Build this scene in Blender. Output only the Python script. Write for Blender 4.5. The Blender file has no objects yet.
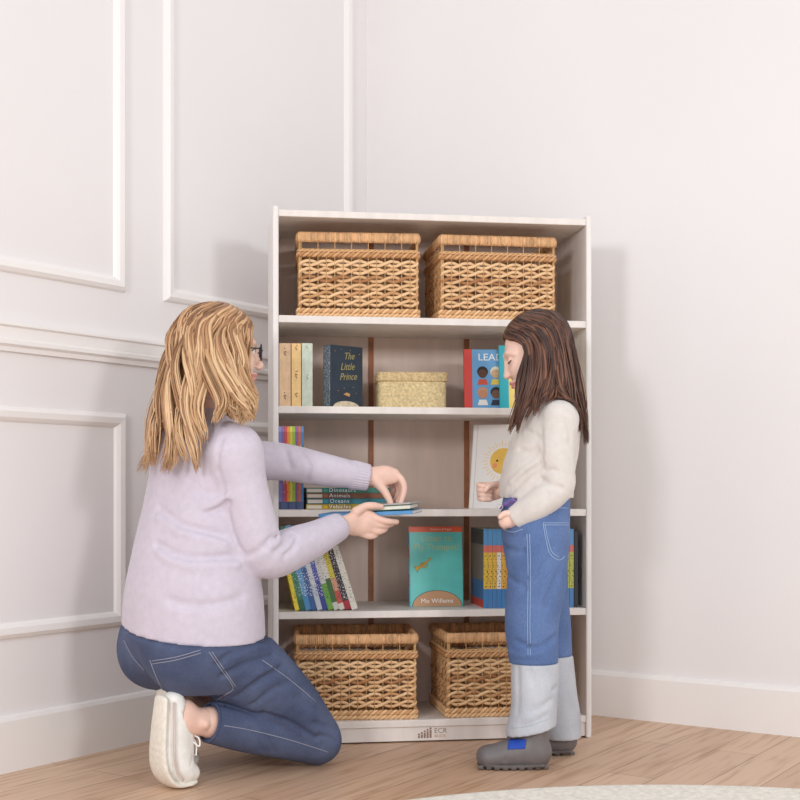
import bpy, math, random
import numpy as np
from mathutils import Matrix, Vector
from mathutils.bvhtree import BVHTree
PI = math.pi
S = bpy.context.scene
COL = S.collection
# ------------------------------------------------------------------ camera, light, exposure
F, CZ, HOR = 1270.0, 0.729, 490.0
cam_d = bpy.data.cameras.new('camera'); cam = bpy.data.objects.new('camera', cam_d); COL.objects.link(cam)
cam.location = (0, 0, CZ); cam.rotation_euler = (PI/2, 0, 0)
cam_d.sensor_width = 36; cam_d.lens = F/800*36; cam_d.shift_y = (HOR-400)/800; cam_d.clip_start = .05
S.camera = cam
S.view_settings.view_transform = 'Standard'; S.view_settings.look = 'None'
S.view_settings.gamma = 1; S.view_settings.exposure = 0.0; S.view_settings.use_curve_mapping = False
w = bpy.data.worlds.new('world'); S.world = w; w.use_nodes = True
w.node_tree.nodes['Background'].inputs[0].default_value = (.965, .975, 1.0, 1)
w.node_tree.nodes['Background'].inputs[1].default_value = .86
def area(name, loc, target, size, power, col=(.985, .98, 1.0)):
    l = bpy.data.lights.new(name, 'AREA'); l.energy = power; l.size = size; l.color = col
    o = bpy.data.objects.new(name, l); COL.objects.link(o); o.location = loc
    o.rotation_euler = (Vector(target)-Vector(loc)).to_track_quat('-Z', 'Y').to_euler()
    return o
area('softbox_left', (-1.75, -.9, 1.92), (.1, 3.6, .80), .6, 57)
area('softbox_right', (2.45, -.9, 1.95), (-.1, 3.6, .80), .6, 54)
random.seed(4); rng = np.random.default_rng(7)

def W(px, py, Y):                       # a point at real depth Y seen in direction (px, py)
    return np.array([(px-400)/F*Y, Y, CZ+(HOR-py)/F*Y])
# ------------------------------------------------------------------ materials
def lin(c):
    return tuple(((x/255)/12.92 if x/255 <= .04045 else ((x/255+.055)/1.055)**2.4) for x in c)+(1,)
class NT:
    def __init__(s, name):
        s.m = bpy.data.materials.new(name); s.m.use_nodes = True; s.t = s.m.node_tree; s.n = s.t.nodes
        s.b = s.n['Principled BSDF']
    def add(s, typ, **kw):
        x = s.n.new(typ)
        for k, v in kw.items():
            if hasattr(x, k): setattr(x, k, v)
            else: x.inputs[k].default_value = v
        return x
    def link(s, a, b): s.t.links.new(a, b)
    def coord(s, kind='Object', scale=(1, 1, 1), rot=(0, 0, 0)):
        c = s.add('ShaderNodeTexCoord'); m = s.add('ShaderNodeMapping')
        m.inputs['Scale'].default_value = scale; m.inputs['Rotation'].default_value = rot
        s.link(c.outputs[kind], m.inputs[0]); return m.outputs[0]
    def ramp(s, fac, stops, interp='LINEAR'):
        r = s.add('ShaderNodeValToRGB'); cr = r.color_ramp; cr.interpolation = interp
        while len(cr.elements) < len(stops): cr.elements.new(.5)
        for e, (p, c) in zip(cr.elements, stops): e.position = p; e.color = lin(c)
        s.link(fac, r.inputs[0]); return r.outputs[0]
    def bump(s, h, strength, dist=.01):
        b = s.add('ShaderNodeBump'); b.inputs['Strength'].default_value = strength; b.inputs['Distance'].default_value = dist
        s.link(h, b.inputs['Height']); s.link(b.outputs[0], s.b.inputs['Normal'])
_mc = {}
def mat(name, col, rough=.6, var=0, vscale=20, bump=0, bscale=200, bdist=.002, vec=(1, 1, 1), sss=0, sheen=0, coat=0):
    key = (name, col)
    if key in _mc: return _mc[key]
    n = NT(name); n.b.inputs['Base Color'].default_value = lin(col); n.b.inputs['Roughness'].default_value = rough
    co = n.coord(scale=vec)
    if var:
        t = n.add('ShaderNodeTexNoise', Scale=vscale, Detail=4.0); n.link(co, t.inputs['Vector'])
        a = tuple(max(0, min(255, x*(1-var))) for x in col); b = tuple(min(255, x*(1+var*.6)) for x in col)
        n.link(n.ramp(t.outputs['Fac'], [(.3, a), (.7, b)]), n.b.inputs['Base Color'])
    if bump:
        t2 = n.add('ShaderNodeTexNoise', Scale=bscale, Detail=2.0); n.link(co, t2.inputs['Vector']); n.bump(t2.outputs['Fac'], bump, bdist)
    if sss: n.b.inputs['Subsurface Weight'].default_value = sss; n.b.inputs['Subsurface Radius'].default_value = (.012, .005, .003)
    if sheen: n.b.inputs['Sheen Weight'].default_value = sheen
    if coat: n.b.inputs['Coat Weight'].default_value = coat
    _mc[key] = n.m; return n.m
def island_mat(name, stops, rough=.6, stretch=None, bump=0, bscale=300, grow=None):   # natural fibre: each strand its own tone
    n = NT(name); g = n.add('ShaderNodeNewGeometry'); n.b.inputs['Roughness'].default_value = rough
    t = n.add('ShaderNodeTexNoise', Scale=14.0, Detail=3.0); n.link(n.coord(), t.inputs['Vector'])
    a = n.add('ShaderNodeMath', operation='MULTIPLY_ADD'); n.link(g.outputs['Random Per Island'], a.inputs[0]); a.inputs[1].default_value = .86
    b = n.add('ShaderNodeMath', operation='MULTIPLY'); n.link(t.outputs['Fac'], b.inputs[0]); b.inputs[1].default_value = .38
    n.link(b.outputs[0], a.inputs[2]); fac = a.outputs[0]
    if grow:                              # hair that is naturally darker at the roots: grow = (z where full, z of the crown, amount)
        c = n.add('ShaderNodeTexCoord'); sp = n.add('ShaderNodeSeparateXYZ'); n.link(c.outputs['Object'], sp.inputs[0])
        mr = n.add('ShaderNodeMapRange'); n.link(sp.outputs[2], mr.inputs[0])
        for q, v in zip((1, 2, 3, 4), (grow[0], grow[1], 0, grow[2])): mr.inputs[q].default_value = v
        ad = n.add('ShaderNodeMath', operation='ADD'); n.link(fac, ad.inputs[0]); n.link(mr.outputs[0], ad.inputs[1]); fac = ad.outputs[0]
    n.link(n.ramp(fac, stops), n.b.inputs['Base Color'])
    if bump:
        t2 = n.add('ShaderNodeTexNoise', Scale=bscale); n.link(n.coord(), t2.inputs['Vector']); n.bump(t2.outputs['Fac'], bump, .002)
    return n.m
def band_mat(name, stops, H, axis=2, scribble=None, rough=.4, lo=.2, hi=.85, th=.56, sc=(420, 420, 130)):
    # a printed spine: flat colour bands along the height; scribble = tone of the small printing
    n = NT(name); n.b.inputs['Roughness'].default_value = rough
    c = n.add('ShaderNodeTexCoord'); sp = n.add('ShaderNodeSeparateXYZ'); n.link(c.outputs['Object'], sp.inputs[0])
    d = n.add('ShaderNodeMath', operation='DIVIDE'); n.link(sp.outputs[axis], d.inputs[0]); d.inputs[1].default_value = H
    col = n.ramp(d.outputs[0], stops, 'CONSTANT') if len(stops) > 1 else None
    if scribble:
        m = n.add('ShaderNodeMapping'); m.inputs['Scale'].default_value = sc; n.link(c.outputs['Object'], m.inputs[0])
        t = n.add('ShaderNodeTexNoise', Scale=1.0, Detail=1.0); n.link(m.outputs[0], t.inputs['Vector'])
        g = n.add('ShaderNodeMath', operation='GREATER_THAN'); n.link(t.outputs['Fac'], g.inputs[0]); g.inputs[1].default_value = th
        a = n.add('ShaderNodeMath', operation='GREATER_THAN'); n.link(d.outputs[0], a.inputs[0]); a.inputs[1].default_value = lo
        b = n.add('ShaderNodeMath', operation='LESS_THAN'); n.link(d.outputs[0], b.inputs[0]); b.inputs[1].default_value = hi
        q = n.add('ShaderNodeMath', operation='MULTIPLY'); n.link(a.outputs[0], q.inputs[0]); n.link(b.outputs[0], q.inputs[1])
        q2 = n.add('ShaderNodeMath', operation='MULTIPLY'); n.link(q.outputs[0], q2.inputs[0]); n.link(g.outputs[0], q2.inputs[1])
        mx = n.add('ShaderNodeMix', data_type='RGBA'); n.link(q2.outputs[0], mx.inputs[0])
        if col: n.link(col, mx.inputs[6])
        else: mx.inputs[6].default_value = lin(stops[0][1])
        mx.inputs[7].default_value = lin(scribble); n.link(mx.outputs[2], n.b.inputs['Base Color'])
    elif col: n.link(col, n.b.inputs['Base Color'])
    else: n.b.inputs['Base Color'].default_value = lin(stops[0][1])
    return n.m
# ------------------------------------------------------------------ mesh helpers
def tag(o, label=None, cat=None, group=None, kind=None):
    if label: o['label'] = label
    if cat: o['category'] = cat
    if group: o['group'] = group
    if kind: o['kind'] = kind
    return o
def empty(name, M, label, cat, group=None):
    o = bpy.data.objects.new(name, None); COL.objects.link(o); o.matrix_world = M; o.empty_display_size = .05
    return tag(o, label, cat, group)
def norm(v): v = np.asarray(v, float); return v/(np.linalg.norm(v, axis=-1, keepdims=True)+1e-12)
class MB:
    def __init__(s): s.V = []; s.Fc = []; s.M = []; s.n = 0
    def raw(s, V, Fc, m=0):
        V = np.asarray(V, float).reshape(-1, 3)
        s.V.append(V); s.Fc += [tuple(int(i)+s.n for i in f) for f in Fc]; s.M += [m]*len(Fc); s.n += len(V)
    def box(s, lo, hi, m=0, T=None):
        x0, y0, z0 = lo; x1, y1, z1 = hi
        V = np.array([(x0,y0,z0),(x1,y0,z0),(x1,y1,z0),(x0,y1,z0),(x0,y0,z1),(x1,y0,z1),(x1,y1,z1),(x0,y1,z1)])
        if T is not None: V = V@np.array(T.to_3x3()).T+np.array(T.translation)
        s.raw(V, [(0,3,2,1),(4,5,6,7),(0,1,5,4),(1,2,6,5),(2,3,7,6),(3,0,4,7)], m)
    def tube(s, P, ra, rb=None, up=(0, 0, 1), seg=8, closed=False, m=0, caps=True):
        # ra = half-size along the side vector, rb = half-size along the other normal
        P = np.asarray(P, float); N = len(P); ra = np.broadcast_to(np.asarray(ra, float), (N,)); rb = ra if rb is None else np.broadcast_to(np.asarray(rb, float), (N,))
        T = norm(np.roll(P, -1, 0)-np.roll(P, 1, 0)) if closed else norm(np.gradient(P, axis=0))
        up = np.broadcast_to(np.asarray(up, float), (N, 3)); A = np.cross(T, up)
        bad = np.linalg.norm(A, axis=1) < 1e-4; A[bad] = np.cross(T[bad], np.array([.31, .95, .05]))
        A = norm(A); B = np.cross(A, T)
        th = np.linspace(0, 2*PI, seg, endpoint=False)
        V = P[:, None]+A[:, None]*(np.cos(th)[None, :, None]*ra[:, None, None])+B[:, None]*(np.sin(th)[None, :, None]*rb[:, None, None])
        Fc = []
        for i in range(N if closed else N-1):
            a, b = i*seg, ((i+1) % N)*seg
            for j in range(seg):
                k = (j+1) % seg; Fc.append((a+j, a+k, b+k, b+j))
        if caps and not closed: Fc += [tuple(range(seg))[::-1], tuple((N-1)*seg+j for j in range(seg))]
        s.raw(V.reshape(-1, 3), Fc, m)
    def ball(s, c, r, m=0, nu=16, nv=10, R=None):
        c = np.asarray(c, float); r = np.broadcast_to(np.asarray(r, float), (3,)); V = []
        for i in range(nv+1):
            for j in range(nu):
                a = PI*i/nv; b = 2*PI*j/nu; V.append((math.sin(a)*math.cos(b), math.sin(a)*math.sin(b), math.cos(a)))
        V = np.array(V)*r
        if R is not None: V = V@np.asarray(R)
        s.raw(V+c, [(i*nu+j, (i+1)*nu+j, (i+1)*nu+(j+1) % nu, i*nu+(j+1) % nu) for i in range(nv) for j in range(nu)], m)
    def prism(s, poly, y0, y1, m=0):          # polygon in local x,z extruded along y
        n = len(poly); V = [(x, y0, z) for x, z in poly]+[(x, y1, z) for x, z in poly]
        s.raw(V, [tuple(range(n)), tuple(range(2*n-1, n-1, -1))]+[(i, n+i, n+(i+1) % n, (i+1) % n) for i in range(n)], m)
    def build(s, name, mats, parent=None, smooth=True, base=None, bevel=0, M=None):
        V = np.concatenate(s.V) if s.V else np.zeros((0, 3))
        if base is not None: V = V-np.asarray(base)
        me = bpy.data.meshes.new(name); me.from_pydata(V.tolist(), [], s.Fc)
        for x in (mats if isinstance(mats, (list, tuple)) else [mats]): me.materials.append(x)
        if any(s.M): me.polygons.foreach_set('material_index', s.M)
        if smooth: me.polygons.foreach_set('use_smooth', [True]*len(me.polygons))
        me.update()
        o = bpy.data.objects.new(name, me); COL.objects.link(o)
        if parent: o.parent = parent
        elif base is not None: o.location = base
        if M is not None: o.matrix_local = M
        if bevel:
            b = o.modifiers.new('bevel', 'BEVEL'); b.width = bevel; b.segments = 2; b.limit_method = 'ANGLE'
        return o
def catmull(P, n):
    P = np.asarray(P, float)
    if len(P) < 2: return P
    Q = np.vstack([2*P[0]-P[1], P, 2*P[-1]-P[-2]]); out = []
    for i in range(1, len(Q)-2):
        for t in np.linspace(0, 1, n, endpoint=False):
            a, b, c, d = Q[i-1], Q[i], Q[i+1], Q[i+2]
            out.append(.5*(2*b+(c-a)*t+(2*a-5*b+4*c-d)*t*t+(3*b-a-3*c+d)*t**3))
    out.append(P[-1]); return np.array(out)
def text(name, body, size, m, parent, M, align='CENTER', extrude=.0003, shear=0, sx=1, spacing=1):
    cu = bpy.data.curves.new('lettering', 'FONT'); cu.body = body; cu.size = size; cu.extrude = extrude
    cu.align_x = align; cu.align_y = 'CENTER'; cu.shear = shear; cu.space_character = spacing; cu.resolution_u = 3
    t = bpy.data.objects.new('lettering', cu); COL.objects.link(t)
    dg = bpy.context.evaluated_depsgraph_get(); dg.update()
    me = bpy.data.meshes.new_from_object(t.evaluated_get(dg)); bpy.data.objects.remove(t); bpy.data.curves.remove(cu)
    me.materials.clear(); me.materials.append(m); me.name = name
    o = bpy.data.objects.new(name, me); COL.objects.link(o); o.parent = parent
    o.matrix_local = M@Matrix.Diagonal((sx, 1, 1, 1)); return o
FRONT = Matrix.Rotation(PI/2, 4, 'X')     # text stands up facing -y
def T(*a): return Matrix.Translation(a)
def RZ(d): return Matrix.Rotation(math.radians(d), 4, 'Z')
def RX(d): return Matrix.Rotation(math.radians(d), 4, 'X')
def RY(d): return Matrix.Rotation(math.radians(d), 4, 'Y')
# ------------------------------------------------------------------ implicit surfaces for bodies and clothes
class Field:
    def __init__(s, lo, hi, h):
        s.h = h; s.lo = np.asarray(lo, float); n = np.ceil((np.asarray(hi)-s.lo)/h).astype(int)+1
        s.n = n; s.ax = [(s.lo[i]+h*np.arange(n[i])).astype(np.float32) for i in range(3)]; s.d = np.full(n, 1., np.float32)
    def sl(s, lo, hi):
        a = np.clip(np.floor((np.asarray(lo)-s.lo)/s.h).astype(int), 0, s.n-1); b = np.clip(np.ceil((np.asarray(hi)-s.lo)/s.h).astype(int)+1, 1, s.n)
        if np.any(b <= a): return None, None
        q = tuple(slice(a[i], b[i]) for i in range(3))
        X = [s.ax[0][q[0]][:, None, None], s.ax[1][q[1]][None, :, None], s.ax[2][q[2]][None, None, :]]
        return q, X
    @staticmethod
    def smin(a, b, k):
        if k <= 0: return np.minimum(a, b)
        hh = np.maximum(k-np.abs(a-b), 0)/k; return np.minimum(a, b)-hh*hh*k*.25
    def chain(s, P, R, k=.02, side=None, n=3, off=0):
        P = np.asarray(P, float); R = np.asarray(R, float)
        if R.ndim == 1: R = np.stack([R, R], 1)
        Q = catmull(np.hstack([P, R]), n); P, R = Q[:, :3], np.maximum(Q[:, 3:]+off, .002)
        mg = R.max()+k+4*s.h
        q, X = s.sl(P.min(0)-mg, P.max(0)+mg)
        if q is None: return
        tmp = np.full(s.d[q].shape, 1., np.float32); o = [q[i].start for i in range(3)]
        for i in range(len(P)-1):
            p0, p1 = P[i], P[i+1]; L = np.linalg.norm(p1-p0)
            if L < 1e-6: continue
            ax = (p1-p0)/L
            m2 = max(R[i].max(), R[i+1].max())+k+4*s.h
            q2, Y = s.sl(np.minimum(p0, p1)-m2, np.maximum(p0, p1)+m2)
            if q2 is None: continue
            dx, dy, dz = Y[0]-np.float32(p0[0]), Y[1]-np.float32(p0[1]), Y[2]-np.float32(p0[2])
            t = dx*np.float32(ax[0])+dy*np.float32(ax[1])+dz*np.float32(ax[2]); tc = np.clip(t, 0, L); u = tc/np.float32(L)
            a = np.float32(R[i, 0])+u*np.float32(R[i+1, 0]-R[i, 0])
            if side is None or abs(R[i, 0]-R[i, 1])+abs(R[i+1, 0]-R[i+1, 1]) < 1e-6:
                l2 = dx*dx+dy*dy+dz*dz-t*t; d = np.sqrt(np.maximum(l2+(t-tc)**2, 0))-a
            else:
                b = np.float32(R[i, 1])+u*np.float32(R[i+1, 1]-R[i, 1])
                sd = np.asarray(side, float); sd = sd-ax*np.dot(sd, ax); sd /= np.linalg.norm(sd); of = np.cross(ax, sd)
                wa = dx*np.float32(sd[0])+dy*np.float32(sd[1])+dz*np.float32(sd[2]); wb = dx*np.float32(of[0])+dy*np.float32(of[1])+dz*np.float32(of[2])
                wl = t-tc; c = np.minimum(a, b)
                k0 = np.sqrt((wa/a)**2+(wb/b)**2+(wl/c)**2); k1 = np.sqrt((wa/a**2)**2+(wb/b**2)**2+(wl/c**2)**2)+1e-6
                d = np.where(k0 < .3, (k0-1)*c, k0*(k0-1)/k1)
            r = tuple(slice(q2[j].start-o[j], q2[j].stop-o[j]) for j in range(3))
            r0 = tuple(slice(max(r[j].start, 0), min(r[j].stop, tmp.shape[j])) for j in range(3))
            c0 = tuple(slice(r0[j].start-r[j].start, r0[j].start-r[j].start+(r0[j].stop-r0[j].start)) for j in range(3))
            tmp[r0] = np.minimum(tmp[r0], d[c0])
        s.d[q] = s.smin(s.d[q], tmp, k)
    def ell(s, c, r, R=None, k=.02, sub=False):
        c = np.asarray(c, float); r = np.asarray(r, float); mg = r.max()+k+4*s.h
        q, X = s.sl(c-mg, c+mg)
        if q is None: return
        R = np.eye(3) if R is None else np.asarray(R, float)
        D = [X[i]-np.float32(c[i]) for i in range(3)]
        L = [D[0]*np.float32(R[i, 0])+D[1]*np.float32(R[i, 1])+D[2]*np.float32(R[i, 2]) for i in range(3)]
        k0 = np.sqrt(sum((L[i]/np.float32(r[i]))**2 for i in range(3))); k1 = np.sqrt(sum((L[i]/np.float32(r[i]**2))**2 for i in range(3)))+1e-6
        d = np.where(k0 < .3, (k0-1)*np.float32(r.min()), k0*(k0-1)/k1)
        s.d[q] = -s.smin(-s.d[q], d, k) if sub else s.smin(s.d[q], d, k)
    def groove(s, P, r, depth, n=4):          # a fold: depth > 0 sinks in, < 0 stands out
        P = catmull(P, n); mg = 2.5*r
        q, X = s.sl(P.min(0)-mg, P.max(0)+mg)
        if q is None: return
        m = np.full(s.d[q].shape, 9., np.float32)
        for i in range(len(P)-1):
            p0, v = P[i], P[i+1]-P[i]; L2 = float(v@v)+1e-9
            dx, dy, dz = X[0]-np.float32(p0[0]), X[1]-np.float32(p0[1]), X[2]-np.float32(p0[2])
            t = np.clip((dx*np.float32(v[0])+dy*np.float32(v[1])+dz*np.float32(v[2]))/np.float32(L2), 0, 1)
            m = np.minimum(m, (dx-t*np.float32(v[0]))**2+(dy-t*np.float32(v[1]))**2+(dz-t*np.float32(v[2]))**2)
        s.d[q] += np.float32(depth)*np.exp(-m/np.float32(r*r))
    def wobble(s, amp, freq, seed=0, aniso=(1, 1, 1)):   # soft unevenness of cloth
        r = np.random.default_rng(seed); out = 0
        for _ in range(6):
            v = r.normal(size=3)*np.asarray(aniso); v = v/np.linalg.norm(v)*freq*(0.6+r.random()); ph = r.random()*6
            out = out+np.sin(s.ax[0][:, None, None]*np.float32(v[0])+s.ax[1][None, :, None]*np.float32(v[1])+s.ax[2][None, None, :]*np.float32(v[2])+np.float32(ph))
        s.d += np.float32(amp/3)*out
    def clip(s, p, nrm, lo=None, hi=None):
        q, X = s.sl(s.lo if lo is None else lo, (s.lo+s.h*s.n) if hi is None else hi)
        nrm = norm(nrm); e = (X[0]-np.float32(p[0]))*np.float32(nrm[0])+(X[1]-np.float32(p[1]))*np.float32(nrm[1])+(X[2]-np.float32(p[2]))*np.float32(nrm[2])
        s.d[q] = np.maximum(s.d[q], e)
    def mesh(s, smooth=1):
        d = s.d.copy(); d[[0, -1]] = 1; d[:, [0, -1]] = 1; d[:, :, [0, -1]] = 1
        g = d < 0; c = np.zeros(np.array(d.shape)-1, np.int8)
        off = [(i, j, k) for i in (0, 1) for j in (0, 1) for k in (0, 1)]
        def sh(a, o): return a[o[0]:a.shape[0]-1+o[0], o[1]:a.shape[1]-1+o[1], o[2]:a.shape[2]-1+o[2]]
        for o in off: c += sh(g, o)
        act = (c > 0) & (c < 8); idx = np.full(act.shape, -1, np.int64); ijk = np.argwhere(act); idx[act] = np.arange(len(ijk))
        v = np.stack([d[ijk[:, 0]+o[0], ijk[:, 1]+o[1], ijk[:, 2]+o[2]] for o in off], 1)
        acc = np.zeros((len(ijk), 3)); cnt = np.zeros(len(ijk))
        O = np.array(off, float)
        for a in range(8):
            for b in range(a+1, 8):
                if np.abs(O[a]-O[b]).sum() != 1: continue
                m = (v[:, a] < 0) != (v[:, b] < 0); t = np.where(m, v[:, a]/(v[:, a]-v[:, b]+1e-12), 0)
                acc += m[:, None]*(O[a]+t[:, None]*(O[b]-O[a])); cnt += m
        V = s.lo+s.h*(ijk+acc/cnt[:, None])
        Fs = []
        for axis in range(3):
            o1 = [0, 0, 0]; o1[axis] = 1
            A = g[tuple(slice(0, g.shape[i]-o1[i]) for i in range(3))]; B = g[tuple(slice(o1[i], None) for i in range(3))]
            e = np.argwhere(A != B); u, w2 = (axis+1) % 3, (axis+2) % 3
            ok = (e[:, u] > 0) & (e[:, w2] > 0) & (e[:, u] < g.shape[u]-1) & (e[:, w2] < g.shape[w2]-1); e = e[ok]
            ins = A[e[:, 0], e[:, 1], e[:, 2]]
            def cell(du, dw):
                f = e.copy(); f[:, u] += du; f[:, w2] += dw; return idx[f[:, 0], f[:, 1], f[:, 2]]
            quad = np.stack([cell(-1, -1), cell(0, -1), cell(0, 0), cell(-1, 0)], 1)
            quad[~ins] = quad[~ins][:, ::-1]; Fs.append(quad)
        Fs = np.concatenate(Fs)
        for _ in range(smooth):
            sm = np.zeros_like(V); ct = np.zeros(len(V))
            for a in range(4):
                for b in ((a+1) % 4, (a-1) % 4):
                    np.add.at(sm, Fs[:, a], V[Fs[:, b]]); np.add.at(ct, Fs[:, a], 1)
            V = V*.5+.5*sm/ct[:, None]
        return V, Fs
def field_obj(fields, name, mats, parent=None, base=None, pick=None, smooth=1):
    mb = MB(); VV = []; FF = []; n = 0
    for f in fields:
        V, Fs = f.mesh(smooth); VV.append(V); FF.append(Fs+n); n += len(V)
    V = np.concatenate(VV); Fs = np.concatenate(FF)
    me = bpy.data.meshes.new(name); Vb = V-np.asarray(base if base is not None else (0, 0, 0))
    me.vertices.add(len(V)); me.vertices.foreach_set('co', Vb.astype(np.float32).ravel())
    me.loops.add(len(Fs)*4); me.loops.foreach_set('vertex_index', Fs.astype(np.int32).ravel())
    me.polygons.add(len(Fs)); me.polygons.foreach_set('loop_start', np.arange(0, len(Fs)*4, 4, dtype=np.int32))
    me.polygons.foreach_set('loop_total', np.full(len(Fs), 4, dtype=np.int32))
    for x in (mats if isinstance(mats, (list, tuple)) else [mats]): me.materials.append(x)
    if pick is not None:
        me.polygons.foreach_set('material_index', pick(V[Fs].mean(1)).astype(np.int32))
    me.polygons.foreach_set('use_smooth', np.ones(len(Fs), bool)); me.update(calc_edges=True); me.validate()
    o = bpy.data.objects.new(name, me); COL.objects.link(o)
    if parent: o.parent = parent
    elif base is not None: o.location = base
    o_bvh = BVHTree.FromPolygons([tuple(v) for v in V], [tuple(f) for f in Fs.tolist()])
    return o, o_bvh
def drape(bvh, px, out=.001, n=6, side=None):           # lay a stitched line on a cloth surface
    P = catmull(np.array(px, float), n); R = []
    c = Vector((0, 0, CZ))
    for x, y in P:
        d = Vector(W(x, y, 1.))-c; h = bvh.ray_cast(c, d.normalized())
        if h[0] is not None: R.append(np.array(h[0]+h[1]*out))
    return np.array(R)
# ------------------------------------------------------------------ the room
CORNER = np.array([-.12, 4.63, 0]); LD = np.array([-.556, -.831, 0]); RD = np.array([.831, -.556, 0])
wall_m = mat('painted_wall', (236, 232, 231), .55, .008, 1.5, .05, 90, .001)
trim_m = mat('painted_trim', (241, 237, 234), .4)
def frame(o, ex, ez=(0, 0, 1)):
    ex = Vector(ex); ez = Vector(ez); ey = ez.cross(ex)
    return Matrix(((ex.x, ey.x, ez.x, o[0]), (ex.y, ey.y, ez.y, o[1]), (ex.z, ey.z, ez.z, o[2]), (0, 0, 0, 1)))
LM = frame(CORNER, -LD)            # local x runs into the corner, local -y faces the room
RM = frame(CORNER, RD)
def struct(mb, name, m, M=None, bevel=0):
    o = mb.build(name, m, None, smooth=False, bevel=bevel, M=M); o['kind'] = 'structure'; return o
b = MB(); b.box((-3.6, 0, 0), (.12, .12, 2.9)); struct(b, 'wall_left', wall_m, LM)
b = MB(); b.box((0, 0, 0), (3.6, .12, 2.9)); struct(b, 'wall_right', wall_m, RM)
def base_profile(x0, x1):
    b = MB(); b.prism([(0, 0)], 0, 0) if 0 else None
    prof = [(0, 0), (-.016, 0), (-.016, .132), (-.011, .142), (0, .145)]; n = len(prof)
    V = [(x0, y, z) for y, z in prof]+[(x1, y, z) for y, z in prof]
    b.raw(V, [tuple(range(n)), tuple(range(2*n-1, n-1, -1))]+[(i, n+i, n+(i+1) % n, (i+1) % n) for i in range(n)]); return b
struct(base_profile(-3.6, -.016), 'baseboard_left', trim_m, LM)
struct(base_profile(0, 3.6), 'baseboard_right', trim_m, RM)
def rail(x0, x1, prof):
    b = MB(); n = len(prof); V = [(x0, y, z) for y, z in prof]+[(x1, y, z) for y, z in prof]
    b.raw(V, [tuple(range(n)), tuple(range(2*n-1, n-1, -1))]+[(i, n+i, n+(i+1) % n, (i+1) % n) for i in range(n)]); return b
struct(rail(-3.6, 0, [(0, 1.088), (-.010, 1.088), (-.012, 1.100), (-.022, 1.106), (-.022, 1.116), (-.016, 1.122), (-.016, 1.150), (-.024, 1.154), (-.024, 1.162), (0, 1.165)]), 'trim_1', trim_m, LM)
def picture_frame(x0, x1, z0, z1):     # mitred moulding, local x/z, sticks out to -y
    prof = [(0, 0), (.004, -.010), (.014, -.017), (.030, -.015), (.038, -.008), (.043, 0)]
    b = MB(); V = []; k = len(prof)
    for ins, y in prof:
        V += [(x0+ins, y, z0+ins), (x1-ins, y, z0+ins), (x1-ins, y, z1-ins), (x0+ins, y, z1-ins)]
    Fc = [(i*4+j, i*4+(j+1) % 4, (i+1)*4+(j+1) % 4, (i+1)*4+j) for i in range(k-1) for j in range(4)]
    b.raw(V, Fc); return b
struct(picture_frame(-1.046, -.10, 1.288, 2.6), 'trim_2', trim_m, LM)
struct(picture_frame(-2.2, -1.202, 1.292, 2.6), 'trim_3', trim_m, LM)
struct(picture_frame(-1.046, -.10, .342, .948), 'trim_4', trim_m, LM)
struct(picture_frame(-2.2, -1.200, .342, .948), 'trim_5', trim_m, LM)
def floor_mat():
    n = NT('oak_planks'); ang = math.atan2(.831, .556)
    co = n.coord(rot=(0, 0, -ang)); br = n.add('ShaderNodeTexBrick'); n.link(co, br.inputs['Vector'])
    br.offset = .37; br.inputs['Scale'].default_value = 1; br.inputs['Brick Width'].default_value = 1.15; br.inputs['Row Height'].default_value = .125
    br.inputs['Mortar Size'].default_value = .0016; br.inputs['Mortar Smooth'].default_value = .3; br.inputs['Bias'].default_value = 0
    br.inputs['Color1'].default_value = lin((202, 166, 138)); br.inputs['Color2'].default_value = lin((218, 186, 158)); br.inputs['Mortar'].default_value = lin((150, 116, 90))
    m2 = n.add('ShaderNodeMapping'); m2.inputs['Scale'].default_value = (1.2, 16, 1); n.link(co, m2.inputs[0])
    t = n.add('ShaderNodeTexNoise', Scale=3.0, Detail=6.0, Distortion=.6); n.link(m2.outputs[0], t.inputs['Vector'])
    g = n.ramp(t.outputs['Fac'], [(.3, (212, 196, 182)), (.5, (250, 248, 246)), (.75, (255, 255, 255))])
    mx = n.add('ShaderNodeMix', data_type='RGBA', blend_type='MULTIPLY'); mx.inputs[0].default_value = .85
    n.link(br.outputs['Color'], mx.inputs[6]); n.link(g, mx.inputs[7]); n.link(mx.outputs[2], n.b.inputs['Base Color'])
    n.b.inputs['Roughness'].default_value = .42; n.bump(t.outputs['Fac'], .04, .002); return n.m
b = MB(); b.box((-3.5, -1.5, -.08), (4, 6, 0)); struct(b, 'floor', floor_mat())
# round rug, its far rim just in the frame
def rug():
    b = MB(); R = 1.32; nr, na = 110, 160; V = []; 
    rr = np.concatenate([np.linspace(0, R-.012, nr), [R-.004, R, R]])
    zz = np.concatenate([.013+.0016*np.cos(np.arange(nr)*PI), [.011, .007, .0005]])
    for r, z in zip(rr, zz):
        for a in range(na): V.append((r*math.cos(2*PI*a/na), r*math.sin(2*PI*a/na), z))
    Fc = [(i*na+j, (i+1)*na+j, (i+1)*na+(j+1) % na, i*na+(j+1) % na) for i in range(len(rr)-1) for j in range(na)]
    b.raw(V, Fc)
    o = b.build('round_rug', mat('cream_braid', (240, 234, 222), .9, .06, 60, .8, 260, .004)); o.location = (.63, 3.100-R, 0)
    tag(o, 'cream braided round rug on the floor in the foreground', 'rug')
rug()
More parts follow.
